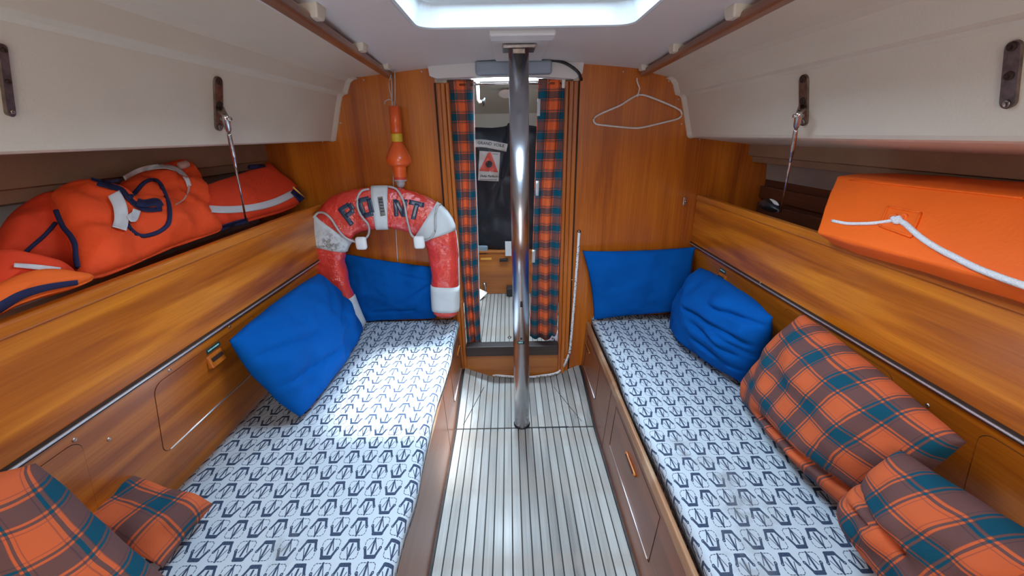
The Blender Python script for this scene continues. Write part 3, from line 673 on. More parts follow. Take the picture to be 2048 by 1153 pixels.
# ------------------------------------------------------------------ mattresses
def mattress(s_, Xi, Xo, label, m, zt):
    y0, y1 = -.55, B-.002; zb = .309 if s_ > 0 else .335; r = .028; prof = [(Xi, zb, -(zt-zb)-.02)]
    K = 6
    prof = []; acc = 0
    pts = [(Xi+s_*.004, zb)]+[(Xi+s_*(r-r*math.cos(math.radians(90*k/K))), zt-r+r*math.sin(math.radians(90*k/K))) for k in range(K+1)]
    NX = 22
    for k in range(1, NX+1): pts.append((Xi+s_*r+(Xo-Xi-s_*r)*k/NX, zt))
    pts.append((Xo, zb))
    us = [0]
    for i in range(1, len(pts)): us.append(us[-1]+math.hypot(pts[i][0]-pts[i-1][0], pts[i][1]-pts[i-1][1]))
    iref = K+1; NY = 70; vs = []; uv = []; fs = []
    for j in range(NY+1):
        y = y0+(y1-y0)*j/NY; ef = min(1, (y1-y)/.03, (y-y0)/.03); ef = math.sqrt(max(0, 1-(1-ef)**2))
        for i, (x, z) in enumerate(pts):
            zz = z
            if i > 1 and i < len(pts)-1: zz = z+noise.noise(V((x*5, y*5, 3)))*.004-(1-ef)*.010
            xx = x+(noise.noise(V((y*7, 1.3, s_)))*.006+.004*math.sin(y*9) if i <= iref else 0)
            vs.append((xx, y, zz)); uv.append((s_*us[i]+(Xi if s_ > 0 else Xi), y))
    n = len(pts)
    for j in range(NY):
        for i in range(n-1): a = j*n+i; fs.append((a, a+1, a+n+1, a+n))
    fs.append(tuple(range(n))); fs.append(tuple(range(NY*n, NY*n+n)))
    for j in range(NY): fs.append((j*n, (j+1)*n, (j+1)*n+n-1, j*n+n-1))
    return tag(obj('berth_mattress', vs, fs, m, None, True, uv=uv), label, 'mattress', 'anchor print mattresses')
mattress(-1, -.291, -.985, 'long berth mattress with navy anchor print on the left bench, sunlit', AN, .392)
mattress(1, .452, 1.005, 'long berth mattress with navy anchor print and dark stains on the right bench', AN2, .398)
# ------------------------------------------------------------------ cushions
ZM = .40
cushion('blue_cushion', 'large blue cushion leaning on the left backrest in front of the lifebuoy', 'cushion',
        [at(600, 835, Z=.425), at(722, 662, Z=.43), at(637, 548, X=-.87), at(458, 682, X=-.885)], .19, M['blue'], pinch=-.07, wr=.007, seed=1, group='blue cushions', creases=((.85, .75, .35, .30, .022, .07), (.95, .2, .3, -.1, .02, .06), (-.2, .1, -.9, .5, .016, .06), (-.1, -.5, -.95, -.2, .016, .05), (.5, -.2, .0, -.7, .012, .05), (-.7, .9, -.2, .5, .014, .05)))
cushion('blue_cushion', 'blue cushion behind the horseshoe lifebuoy against the left bulkhead', 'cushion',
        [at(705, 646, Y=2.025), at(872, 638, Y=2.025), at(870, 535, Y=2.04), at(680, 506, Y=2.04)], .06, M['blue'], pinch=.03, wr=.006, seed=5, group='blue cushions', creases=((.2, -.4, .9, .3, .012, .05), (.3, .6, .8, .5, .01, .05), (-.5, -.7, .5, -.6, .01, .05)))
cushion('blue_cushion', 'flat rectangular blue cushion upright against the right bulkhead', 'cushion',
        [at(1188, 640, Y=1.975), at(1380, 624, Y=1.95), at(1391, 494, Y=2.0), at(1165, 502, Y=2.02)], .10, M['blue'], pinch=.05, wr=.005, seed=9, group='blue cushions')
cushion('blue_cushion', 'plump blue cushion leaning on the right backrest between plaid cushion and corner', 'cushion',
        [at(1340, 655, Z=.43), at(1488, 768, Z=.43), at(1548, 635, X=.90), at(1400, 535, X=.90)], .22, M['blue'], pinch=-.10, wr=.008, seed=13, group='blue cushions', ex=.5, creases=((-.3, .1, .9, .2, .026, .05), (.0, -.15, .8, -.25, .020, .05), (.2, .5, .95, .75, .022, .05), (.1, -.5, .9, -.6, .018, .05), (.4, .05, .95, -.05, .018, .04)))
cushion('plaid_cushion', 'large orange and teal plaid cushion leaning on the right backrest', 'cushion',
        [at(1478, 790, Z=.44), at(1712, 1040, Z=.44), at(1935, 885, X=.905), at(1606, 628, X=.915)], .20, PL, pinch=-.02, wr=.006, seed=21, group='plaid cushions', creases=((-.3, -.75, .9, -.55, .03, .07),))
cushion('plaid_cushion', 'orange and teal plaid cushion at the lower right, end tucked under, nearest', 'cushion',
        [at(1685, 1022, Z=.46), at(1905, 1330, Z=.44), at(2250, 1180, X=.86), at(1800, 900, X=.83)], .17, PL, pinch=.03, wr=.009, seed=27, group='plaid cushions', creases=((-.95, .1, .1, -.1, .02, .06), (-.9, -.3, -.3, -.2, .012, .05)))
cushion('plaid_cushion', 'large plaid cushion filling the lower left corner, nearest on the left bench', 'cushion',
        [at(345, 1165, Z=.56), at(72, 925, X=-.80), at(-260, 1000, X=-.86), at(-60, 1400, Z=.46)], .14, PLb, pinch=.03, wr=.006, seed=33, group='plaid cushions')
cushion('plaid_cushion', 'small plaid cushion flat behind the corner cushion on the left bench', 'cushion',
        [at(325, 1140, Z=.44), at(428, 1008, Z=.45), at(262, 948, Z=.56), at(130, 1040, Z=.56)], .07, PLb, pinch=.03, wr=.008, seed=37, group='plaid cushions', rot=.1)
# ------------------------------------------------------------------ compression post
pb = at(1044, 857, Z=0); pb.y = 1.64; pb.x = .043; R0 = .0365
ps = thing('mast_support_pole', 'polished steel mast support pole standing in the middle of the sole', 'pole', (pb.x, pb.y, 0))
ztop = zc(pb.x)-.012
lathe('tube', [(.002, R0), (.01, R0), (.8, R0), (ztop-.012, R0)], pb, (0, 0, 1), M['chrome'], ps, 48)
lathe('foot_collar', [(.0, R0+.004), (.006, R0+.004), (.010, R0+.001)], pb, (0, 0, 1), M['black'], ps, 32)
box('top_plate', pb.x-.058, pb.x+.058, pb.y-.05, pb.y+.05, ztop-.012, ztop, M['rodst'], ps, .004)
box('plate_boss', pb.x-.022, pb.x+.022, pb.y-R0-.004, pb.y-R0+.01, ztop-.028, ztop-.012, M['steel'], ps, .002)
pbv = wbvh([c for c in ps.children if c.name.startswith('tube')][0])
for (x, y, w_, h_) in ((1043, 609, 5, 12), (1042.5, 678, 3.5, 4)):
    ribbon('keyhole_slot', [(x, y-h_/2), (x, y+h_/2)], w_, pbv, M['caulk'], ps, lift=.0006, thick=.0004, n=3, cross=2)
ribbon('size_label', [(1035, 686), (1049, 686)], 6, pbv, M['green'], ps, lift=.0008, thick=.0005, n=6, cross=2, label='small dark green label')
for x in (1038.3, 1041, 1044.2): ribbon('lettering', [(x-.9, 686), (x+.9, 686)], 2.6, pbv, M['tealt'], ps, lift=.0016, thick=.0004, n=2, cross=1)
# ------------------------------------------------------------------ lifebuoy
path = [(712, 662), (684, 608), (664, 558), (652, 515), (657, 474), (683, 437), (720, 420), (763, 416), (805, 420), (842, 432), (869, 453), (884, 490), (890, 540), (891, 599), (892, 633)]
wid = [44, 54, 64, 76, 84, 85, 84, 84, 82, 80, 76, 64, 56, 54, 50]
def Yb(x, y): 
    base = 1.905+(x-712)/180*.060; return base+(633-y)/250*.045
lb_ = thing('lifebuoy', 'red horseshoe lifebuoy with white bands and dark letters, standing on the left bench', 'lifebuoy', at(800, 640, Y=1.95))
P3 = []; R3 = []
c3 = [(V((p[0], p[1], 0)), w_) for p, w_ in zip(path, wid)]
sp_ = smoothpath([V((p[0], p[1], w_)) for p, w_ in zip(path, wid)], 6)
for q in sp_:
    p = at(q.x, q.y, Y=Yb(q.x, q.y)); P3.append(p); R3.append(q.z/2/FOC*(cf.dot(p-O)))
cen = sum(P3, V())/len(P3); pn = V((.0, -1, .12)).normalized()
def buoy_geo(i0, i1, grow, endcap=True, wr=.004, sides=30):
    vs = []; fs = []; n = 0
    for i in range(i0, i1+1):
        p = P3[i]; a = P3[max(i-1, 0)]; c = P3[min(i+1, len(P3)-1)]; t = (c-a).normalized(); s = t.cross(pn).normalized(); u = s.cross(t).normalized()
        if u.dot(O-p) < 0: u = -u
        R = R3[i]+grow; T = .050+grow
        e = 1
        if grow == 0: e = min(1, .55+.45*min(i, len(P3)-1-i)/2.0)
        for k in range(sides):
            an = 2*math.pi*k/sides; ca, sa = math.cos(an), math.sin(an)
            ca = math.copysign(abs(ca)**.75, ca); sa = math.copysign(abs(sa)**.75, sa)
            q = p+s*ca*R*e+u*sa*T*e
            dd = (q-p).normalized()*(noise.noise(V((q.x*16, q.y*16, q.z*16)))*wr*1.5+noise.noise(V((q.x*40, q.y*12, q.z*40)))*wr*.7+abs(noise.noise(V((i*.9, an*1.5, 2))))*wr*-.8) if wr else V()
            vs.append(q+dd)
        n += 1
    for i in range(n-1):
        for k in range(sides): fs.append((i*sides+k, i*sides+(k+1) % sides, (i+1)*sides+(k+1) % sides, (i+1)*sides+k))
    fs.append(tuple(range(sides))); fs.append(tuple(range((n-1)*sides, n*sides)))
    return vs, fs
vs, fs = buoy_geo(0, len(P3)-1, 0); cover = obj('cover', vs, fs, M['red'], lb_, True)
for k, (i0, i1) in enumerate(((1, 7), (21, 27), (40, 44), (56, 63), (75, 81))):
    vs, fs = buoy_geo(i0, i1, .0045, wr=.0012); bo = obj('band', vs, fs, M['bandd'] if k == 1 else M['band'], lb_, True)
    if k in (1,): bo['label'] = 'white band with grey grime'
bbv = wbvh(*[o for o in lb_.children])
def stroke(pts, wd, m=M['ltr'], name='letter_stroke', lift=.003, n=5): return ribbon(name, pts, wd, bbv, m, lb_, lift=lift, thick=.001, n=n, cross=3)
# POINT
def letter(name, strokes, wd):
    objs = [ribbon(name, s, wd, bbv, M['ltr'], lb_, lift=.003+.0004*i, thick=.001, n=5, cross=3) for i, s in enumerate(strokes)]
    me = bmesh.new()
    for o in objs: me.from_mesh(o.data)
    me.to_mesh(objs[0].data); me.free()
    for o in objs[1:]: bpy.data.objects.remove(o)
    objs[0].data.polygons.foreach_set('use_smooth', [True]*len(objs[0].data.polygons)); objs[0]['label'] = 'dark blue printed letter'
letter('letter', [[(679, 417), (704, 450)], [(679, 421), (698, 409)], [(698, 408), (706, 420)], [(707, 421), (692, 433)]], 9.5)
letter('letter', [[(718, 402), (728, 431)], [(717, 402), (738, 397)], [(737, 397), (744, 426)], [(728, 432), (746, 427)]], 9.5)
letter('letter', [[(790, 399), (793, 433)], [(792, 402), (807, 432)], [(811, 399), (807, 434)]], 8.5)
letter('letter', [[(818, 404), (848, 411)], [(834, 408), (826, 439)]], 9.5)
for i, (a, b) in enumerate((((757, 394), (767, 394)), ((757, 431), (771, 431)))): pass
ribbon('serial_patch', [(760, 394), (766, 432)], 10, bbv, M['dirt'], lb_, lift=.003, thick=.0006, n=8, cross=3, label='worn grey printed patch')
for yy in (399, 405, 411, 417, 423): ribbon('patch_print', [(757+(yy-394)*.16, yy), (764+(yy-394)*.16, yy)], 2.6, bbv, M['ltr'], lb_, lift=.0045, thick=.0005, n=3, cross=1)
def cord(pts, r, m, parent, name='cord', lift=.012, fy=1.93, bv=None):
    q = []
    for x, y in pts:
        h = hit(x, y, bv or bbv, lift); q.append(h if h is not None else at(x, y, Y=Yb(x, y)-.03))
    return tube(name, q, r, m, parent, sm=5, sides=8)
cr5 = lambda L: [(600+x/3.602, 360+y/3.602) for x, y in L]
cord(cr5([(95, 275), (130, 238), (180, 243), (230, 290), (280, 368), (340, 425), (420, 455)]), .0052, M['cordg'], lb_, 'grab_line')
cord(cr5([(500, 66), (445, 80), (415, 130), (415, 200), (445, 265), (490, 320), (495, 390), (455, 440)]), .0052, M['cordg'], lb_, 'grab_line')
cord(cr5([(635, 48), (690, 65), (730, 120), (755, 190), (770, 280), (800, 390), (850, 440)]), .0052, M['cordg'], lb_, 'grab_line')
cord(cr5([(880, 445), (940, 420), (975, 360), (975, 290), (985, 200), (1012, 175)]), .0052, M['cordg'], lb_, 'grab_line')
for (x, y) in ((722.5, 487), (838.5, 485)):
    p = at(x, y, Y=1.885); box('float', p.x-.026, p.x+.026, p.y-.015, p.y+.015, p.z-.031, p.z+.031, M['bright'], lb_, .013, smooth=True, seg=4)
tube('piping', [at(x, y, Y=Yb(x, y)-.0)+V((0, -.005, 0)) for x, y in ((911, 455), (917, 500), (919, 580))], .0022, M['bright'], lb_, sm=4)
tube('tail_cord', [at(x, y, Y=1.985) for x, y in ((910, 615), (908, 624), (900, 631))], .003, M['cordg'], lb_, sm=4)
# thin line from the rail down behind the buoy
tl = tube('thin_line', [(at(783, 150, Y=2.05)), at(785, 240, Y=2.06), at(787, 380, Y=2.062), at(792, 460, Y=2.062), at(795, 524, Y=2.06)], .0022, M['rope'], None, sides=6)
tag(tl, 'thin white line hanging down the left bulkhead behind the lifebuoy', 'line')
# ------------------------------------------------------------------ marker light
YM = 1.99
mk = thing('marker_light', 'orange floating marker light hanging by a string above the lifebuoy', 'light', at(790, 212, Y=YM))
a = at(788.5, 212, Y=YM); b = at(802, 377, Y=YM); ax = (b-a).normalized(); L_ = (b-a).length; u_ = L_/165.5; hw = lambda px: px*u_*.5
def seg_(name, lst, m, **k): return lathe(name, [((y-212)*u_, hw(wd)) for y, wd in lst], a, ax, m, mk, 32, **k)
seg_('tube', [(212, 18), (213, 22), (240, 22), (265, 22)], M['orange'])
seg_('label_band', [(265, 23), (266, 23.5), (280, 23.5), (281, 23)], M['yellow'], label='yellow printed band')
seg_('bulb_body', [(280.5, 20), (284, 22), (292, 31), (302, 42), (312, 50), (318, 52), (324, 50), (329, 40), (332, 29), (334, 28), (353, 27.5), (354, 26)], M['orange'])
seg_('lens_ring', [(354, 25), (355, 27), (358, 27), (359, 24)], M['redr'])
seg_('lens', [(358.5, 28), (361, 28), (363, 20), (368, 19), (373, 15), (376, 9), (377.5, 2)], M['clear'])
box('lug', *(lambda p: (p.x-.003, p.x+.003, p.y-.035, p.y, p.z-.012, p.z+.010))(at(795, 330, Y=YM)), M['orange'], mk, .001)
for pl in ([(782, 150), (778, 170), (783, 196), (787, 213)], [(789, 138), (790, 165), (790, 195), (789, 213)], [(787, 205), (779, 199), (770, 203), (769, 209)]):
    tube('string', [at(x, y, Y=YM) for x, y in pl], .0022, M['cordg'], mk, sm=5, sides=6)
# ------------------------------------------------------------------ hanger
YH = B-.012
hg = thing('clothes_hanger', 'white coated wire hanger hanging on the right bulkhead', 'hanger', at(1276, 165, Y=YH))
loop = [(1276, 190), (1262, 197), (1240, 211), (1205, 226), (1191, 234), (1187, 240), (1192, 248), (1210, 251), (1262, 256), (1285, 255), (1320, 247), (1352, 239), (1362, 233), (1363, 226), (1356, 218), (1320, 202), (1290, 191), (1276, 190)]
tube('body', [at(x, y, Y=YH) for x, y in loop], .0042, M['wire'], hg, sm=4, sides=8)
tube('hook', [at(x, y, Y=YH-.004) for x, y in ((1276, 190), (1278, 182), (1279, 176), (1276, 168), (1274, 162), (1274, 156))], .003, M['wire'], hg, sm=4, sides=8)
lathe('twist', [(0, .006), (.012, .006)], at(1274, 193, Y=YH), (.5, 0, 1), M['wire'], hg, 10)
hk = thing('small_hook', 'small chromed hook plate on the right bulkhead beside the shelf end', 'hook', at(1369, 403, Y=B))
p = at(1369, 403, Y=B-.002); box('plate', p.x-.008, p.x+.008, B-.006, B-.0005, p.z-.021, p.z+.021, M['rodst'], hk, .003)
lathe('knob', [(0, .004), (.008, .006), (.012, .003)], (p.x, B-.006, p.z), (0, -1, 0), M['chrome'], hk, 12)
# ------------------------------------------------------------------ rope at the door
rp = thing('braided_rope', 'white flecked rope hanging right of the doorway down to the sole', 'rope', at(1158, 465, Y=B))
rpt = [at(x, y, Y=B-.03) for x, y in ((1158, 466), (1156, 500), (1152, 555), (1147, 620), (1142, 680), (1139, 705))]+[at(1133, 722, Y=B-.035), at(1124, 738, Z=.045)]+[at(x, y, Z=z) for x, y, z in ((1112, 747, .03), (1085, 752, .012), (1050, 755, .011), (1000, 752, .011), (965, 747, .014))]
tube('rope_body', rpt, .0072, M['rope'], rp, sm=8, sides=10)
rb = wbvh(rp.children[0]); sp2 = smoothpath(rpt, 8); bm = bmesh.new(); random.seed(5)
for i in range(6, len(sp2)-1):
    for k in range(2):
        q = sp2[i].lerp(sp2[i+1], random.random()); an = random.uniform(-1.2, 1.2)
        q = q+V((math.sin(an), -math.cos(an), .2)).normalized()*.0068
        bmesh.ops.create_cube(bm, size=.0035, matrix=Matrix.Translation(q))
fo = bm_obj('flecks', bm, M['fleck'], rp, kind='stuff')
lathe('eyelet', [(0, .011), (.006, .009)], at(1158, 464, Y=B-.001), (0, -1, 0), M['steel'], rp, 14)
# ------------------------------------------------------------------ header lamp, cable
lm = thing('tube_lamp', 'grey unlit strip lamp on the white header behind the pole', 'lamp', at(1027, 136, Y=1.98))
pa = at(950, 122, Y=1.98); pb_ = at(1104, 147, Y=1.98)
box('diffuser', pa.x, pb_.x, 1.975, 2.03, pb_.z, pa.z, M['lamp'], lm, .010, seg=3)
box('back_plate', pa.x+.002, pb_.x-.002, 2.0, 2.03, pa.z, pa.z+.008, M['black'], lm)
cb = tube('black_cable', [at(x, y, Y=yy) for x, y, yy in ((1058, 123, 1.985), (1085, 121, 1.99), (1110, 121, 2.0), (1130, 126, 2.01), (1148, 137, 2.015), (1158, 147, 2.02), (1163, 160, 2.045))], .0068, M['black'], None, sm=6, sides=8)
tag(cb, 'black cable looping from the header lamp to the door jamb', 'cable')
# ------------------------------------------------------------------ curtains
def curtain(label, topL, topR, botL, botR, Yc, folds, ph, m, zt):
    t = thing('curtain', label, 'curtain', (0, 0, 0)); n = 48; K = 40; vs = []; uv = []; fs = []
    for j in range(K+1):
        v = j/K
        for i in range(n+1):
            u = i/n; px = (topL[0]*(1-u)+topR[0]*u)*(1-v)+(botL[0]*(1-u)+botR[0]*u)*v; py = (topL[1]*(1-u)+topR[1]*u)*(1-v)+(botL[1]*(1-u)+botR[1]*u)*v
            amp = .014*(.5+.6*v)
            Y = Yc+amp*math.sin(u*folds*2*math.pi+ph+1.2*math.sin(v*2.5))+.004*noise.noise(V((u*3, v*9, ph)))
            p = at(px+3*math.sin(v*6+ph)*u*(1-u)*4, py, Y=Yc); p.y = Y; vs.append(p); uv.append((u*.135, -p.z))
    for j in range(K):
        for i in range(n): a = j*(n+1)+i; fs.append((a, a+1, a+n+2, a+n+1))
    o = obj('cloth', vs, fs, m, t, True, uv=uv)
    sm_ = o.modifiers.new('thickness', 'SOLIDIFY'); sm_.thickness = .002
    return t, o
c1, c1o = curtain('narrow orange and teal plaid curtain at the left side of the doorway', (893, 159), (947, 159), (934, 693), (962, 690), 2.125, 2.2, .4, PLc, 1.57)
c2, c2o = curtain('orange and teal plaid curtain at the right side of the doorway', (1077, 157), (1137, 160), (1060, 674), (1112, 684), 2.125, 2.6, 1.4, PLc, 1.57)
cbv = wbvh(c2o)
for x, y0_, y1_ in ((1078, 198, 232), (1075, 362, 392), (1067.5, 500, 526)):
    ribbon('hem_tape', [(x, y0_), (x-1, y1_)], 6, cbv, M['label'], c2, lift=.004, thick=.001, n=4, cross=2)
tube('hem', [at(x, y, Y=2.118) for x, y in ((947, 160), (949, 300), (954, 420), (958, 560), (962, 690))], .0025, M['label'], c1, sm=4)
p = at(1127, 167, Y=2.10); box('curtain_runner', p.x-.008, p.x+.008, 2.09, 2.11, p.z-.02, p.z+.02, M['bright'], c2, .004)
cr_ = tube('curtain_rod', [(-.262, 2.125, 1.572), (.262, 2.125, 1.572)], .005, M['rodst'], None, sides=8); tag(cr_, 'thin curtain rod across the top of the doorway', 'rod')
# ------------------------------------------------------------------ forecabin contents
sb = thing('sail_bag', 'large black sail bag with a white label and triangle sticker, in the forecabin', 'bag', at(1005, 505, Y=3.1))
PS = (0, 3.12, 1.0); NS = (0, -1, .10)
bag = puff('bag_body', [(930, 275), (933, 260), (945, 255), (985, 256), (1013, 252), (1018, 246), (1050, 250), (1085, 262), (1090, 330), (1090, 440), (1080, 495), (1050, 505), (1010, 508), (975, 503), (952, 488), (944, 455), (940, 400), (934, 330)], PS, NS, .12, M['sail'], sb, back=.10, wr=.012, seed=4, sharp=.35, sm=3, rings=14)
sbv = wbvh(bag)
la = ribbon('name_label', [(945, 287), (965, 287), (990, 291), (1014, 296)], 16, sbv, M['label'], sb, lift=.010, thick=.001, n=7, cross=3, label='white label lettered GRAND VOILE')
def text_on(txt, px, py, size_px, ang, m, parent, bvh, name='lettering', lift=.006, shear=0, label=None):
    cu = bpy.data.curves.new('t', 'FONT'); cu.body = txt; cu.size = size_px; cu.align_x = 'LEFT'; cu.shear = shear; cu.offset = .012*size_px
    ob = bpy.data.objects.new('t', cu); C.objects.link(ob); dg = bpy.context.evaluated_depsgraph_get(); dg.update()
    me = bpy.data.meshes.new_from_object(ob.evaluated_get(dg)); bpy.data.objects.remove(ob)
    ca, sa = math.cos(ang), math.sin(ang); vs = []
    for v in me.vertices:
        X = px+v.co.x*ca+v.co.y*sa*1; Y = py+v.co.x*sa-v.co.y*ca
        h = hit(X, Y, bvh, lift) or at(X, Y, Y=3.0); vs.append(h)
    fs = [tuple(p.vertices) for p in me.polygons]; n = len(vs)
    vs2 = vs+[v+(v-O).normalized()*.0006 for v in vs]
    return obj(name, vs2, fs+[tuple(n+i for i in f) for f in fs], m, parent, label=label)
text_on('GRAND', 955, 288, 8.0, .10, M['caulk'], sb, sbv, lift=.014, label='printed word GRAND')
text_on('VOILE', 987, 292, 8.0, .13, M['caulk'], sb, sbv, lift=.014, label='printed word VOILE')
def quad_on(name, c4, m, parent, bvh, lift, n=4, label=None, th=.0008):
    c = [V((*p, 0)) for p in c4]; vs = []; fs = []
    for j in range(n+1):
        for i in range(n+1):
            u, v = i/n, j/n; q = (c[0]*(1-u)+c[1]*u)*(1-v)+(c[3]*(1-u)+c[2]*u)*v; vs.append(hit(q.x, q.y, bvh, lift) or at(q.x, q.y, Y=3.0))
    for j in range(n):
        for i in range(n): a_ = j*(n+1)+i; fs.append((a_, a_+1, a_+n+2, a_+n+1))
    k = len(vs); vs += [v+(v-O).normalized()*th for v in vs]; fs += [tuple(k+i for i in f) for f in fs]
    return obj(name, vs, fs, m, parent, True, label=label)
quad_on('sticker', [(959, 302), (1000.5, 305), (997, 363), (956, 361)], M['label'], sb, sbv, .012, 10, 'white rectangular sticker')
quad_on('red_triangle', [(976.5, 305), (982, 305), (996, 345), (958, 342)], M['ltred'], sb, sbv, .015, 9, 'red truncated triangle emblem')
dv = [hit(978+6.8*math.cos(2*math.pi*k/20), 328.5+7*math.sin(2*math.pi*k/20), sbv, .020) for k in range(20)]
obj('emblem_disc', dv+[v+(v-O).normalized()*.0008 for v in dv], [tuple(range(20)), tuple(range(20, 40))], M['caulk'], sb, label='dark round emblem centre')
text_on('Delta Performance', 959.5, 354, 6.2, .03, M['caulk'], sb, sbv, lift=.017, shear=.3, label='small script line')
for yy, wd in ((359.3, 36), (308, 12)):
    x_ = 959 if wd > 20 else 985; ribbon('small_print', [(x_, yy), (x_+wd-1, yy+.8)], .9, sbv, M['ltr'], sb, lift=.016, thick=.0004, n=6, cross=1)
bc = box('folded_cloth', *(lambda p, q: (p.x, q.x, 2.98, 3.12, q.z, p.z))(at(945, 492, Y=3.0), at(976, 509, Y=3.0)), M['blue2'], None, .008)
tag(bc, 'folded grey blue cloth on the fore locker under the sail bag', 'cloth')
pc = box('paper_card', *(lambda p, q: (p.x, q.x, 2.945, 2.952, q.z, p.z))(at(1010, 483, Y=2.95), at(1023, 512, Y=2.95)), M['label'], None, .001)
tag(pc, 'white paper card hanging over the fore locker edge beside the pole', 'card')
ha = thing('hatch_arm', 'white hatch support arm with black knob hanging from the fore hatch', 'arm', at(955, 158, Y=2.35))
tube('arm', [at(955, 150, Y=2.36), at(956, 200, Y=2.36), at(959, 205, Y=2.36), at(963, 203, Y=2.36)], .0085, M['bright'], ha, sides=12)
lathe('knob', [(0, .006), (.008, .011), (.016, .006)], at(964, 204, Y=2.36), (1, -.5, .2), M['black'], ha, 14)
tube('knob_bar', [at(969, 196, Y=2.34), at(967, 212, Y=2.34)], .0045, M['black'], ha, sides=8)
fl_ = lathe('vent_rose', [(0, .052), (.006, .05), (.010, .035)], at(1012, 187, Y=3.0)+V((0, 0, .0)), (0, -.45, -1), M['white'], None, 24); tag(fl_, 'round white vent on the forecabin ceiling', 'vent')
fn = thing('plastic_scoop', 'white plastic triangular scoop on the forecabin floor by the left curtain', 'scoop', at(960, 600, Z=FZ))
hexa('scoop_blade', [at(955, 578, Z=FZ+.08), at(974, 587, Z=FZ+.04), at(956, 604, Z=FZ+.002), at(954, 604, Z=FZ+.002)]+[v+V((0, .012, .004)) for v in (at(955, 578, Z=FZ+.08), at(974, 587, Z=FZ+.04), at(956, 604, Z=FZ+.002), at(954, 604, Z=FZ+.002))], M['bright'], fn)
ct = thing('locker_catch', 'chromed oval catch on the fore locker board', 'catch', at(970, 575, Y=2.978))
lathe('ring', [(0, .016), (.008, .015), (.01, .008)], at(969, 568, Y=2.978), (0, -1, 0), M['steel'], ct, 16); tube('tongue', [at(968, 566, Y=2.965), at(971, 574, Y=2.96), at(970, 583, Y=2.965)], .008, M['rodst'], ct, sides=8)
dc = lathe('drain_cap', [(0, .012), (.004, .012), (.006, .004)], at(1019, 676, Z=FZ), (0, 0, 1), M['steel'], None, 16); tag(dc, 'small round drain cap in the forecabin floor', 'cap')
cl_ = puff('crumpled_cloth', [(1088, 684), (1098, 680), (1106, 668), (1115, 664), (1118, 690), (1106, 688), (1100, 684)], (0, 2.13, FZ), (0, -1, 0), .02, M['cloth'], None, wr=.01, seed=8, rings=6)
tag(cl_, 'crumpled lilac white cloth on the sill below the right curtain', 'cloth')
# ------------------------------------------------------------------ chainplates and rods
def bracket(c4, label, rod=None, holes=3):
    P = [hit(x, y, lb, .0) for x, y in c4]; t = thing('chainplate', label, 'bracket', P[0], 'chainplates on the cabin sides')
    nrm = (P[1]-P[0]).cross(P[3]-P[0]).normalized()
    if nrm.dot(O-P[0]) < 0: nrm = -nrm
    upv = ((P[0]+P[1])-(P[2]+P[3])).normalized(); top = (P[0]+P[1])/2; bot = (P[2]+P[3])/2; r = (P[1]-P[0]).length/2; sd = upv.cross(nrm).normalized()
    vs = []; K = 8
    for off in (.0, .006):
        for c, s0 in ((top-upv*r, 0), (bot+upv*r, 180)):
            for k in range(K+1):
                a_ = math.radians(s0+180*k/K); vs.append(c+sd*math.cos(a_)*r+upv*math.sin(a_)*r+nrm*off)
    n = 2*(K+1); fs = [tuple(range(n)), tuple(range(n, 2*n))]+[(i, (i+1) % n, n+(i+1) % n, n+i) for i in range(n)]
    obj('plate', vs, fs, M['steel'], t)
    for k in range(holes):
        f = (.08, .5, .92)[k]; c = top.lerp(bot, f)+nrm*.006
        lathe('bolt', [(0, r*.62), (.003, r*.55), (.0035, r*.3), (.0015, r*.25)], c, nrm, M['gap'] if k != 2 else M['steel'], t, 12)
    return t, nrm, upv, sd, r
def rod(t, tang, pts, label=None):
    a_ = V(tang[0]); vs = []
    tube('tang', [tang[0], tang[1]], .008, M['steel'], t, sides=8, flat=.5, rads=[.014, .008])
    d = (pts[1]-pts[0]).normalized(); L = (pts[1]-pts[0]).length
    lathe('fork', [(0, .007), (.01, .0095), (.045, .0085), (.055, .006)], pts[0]-d*.012, d, M['rodst'], t, 12)
    tube('pin', [pts[0]-V((.014, 0, 0)), pts[0]+V((.014, 0, 0))], .005, M['rodst'], t, sides=8)
    lathe('turnbuckle', [(0, .0045), (.004, .0062), (.075, .0062), (.08, .0072), (.085, .0062), (.12, .0045), (.125, .0052), (.13, .0036)], pts[0]+d*.05, d, M['rodst'], t, 12)
    tube('rod', [pts[0]+d*.15, pts[1]], .0034, M['rodst'], t, sides=8)
b1, *_r = bracket([(425, 152), (441, 152), (444, 261), (428, 261)], 'steel chainplate with rod down to the shelf behind the red life jackets')
Ph = hit(437, 215, lb, .0); rod(b1, (Ph, at(451, 233, X=Ph.x+.035)), [at(452, 238, X=Ph.x+.038), at(492, 440, X=-.935)])
b2, *_r = bracket([(1602, 148), (1619, 148), (1618, 251), (1601, 251)], 'steel chainplate with rod down to the shelf left of the orange bag')
Ph = hit(1608, 212, lb, .0); rod(b2, (Ph, at(1598, 228, X=Ph.x-.035)), [at(1597, 232, X=Ph.x-.038), at(1562, 424, X=.985)])
bracket([(-12, 85), (6, 85), (30, 232), (4, 232)], 'bare steel chainplate at the left edge of the cabin side')
bracket([(2018, 78), (2050, 80), (2036, 218), (2004, 214)], 'bare steel chainplate with three bolts at the right edge of the cabin side')
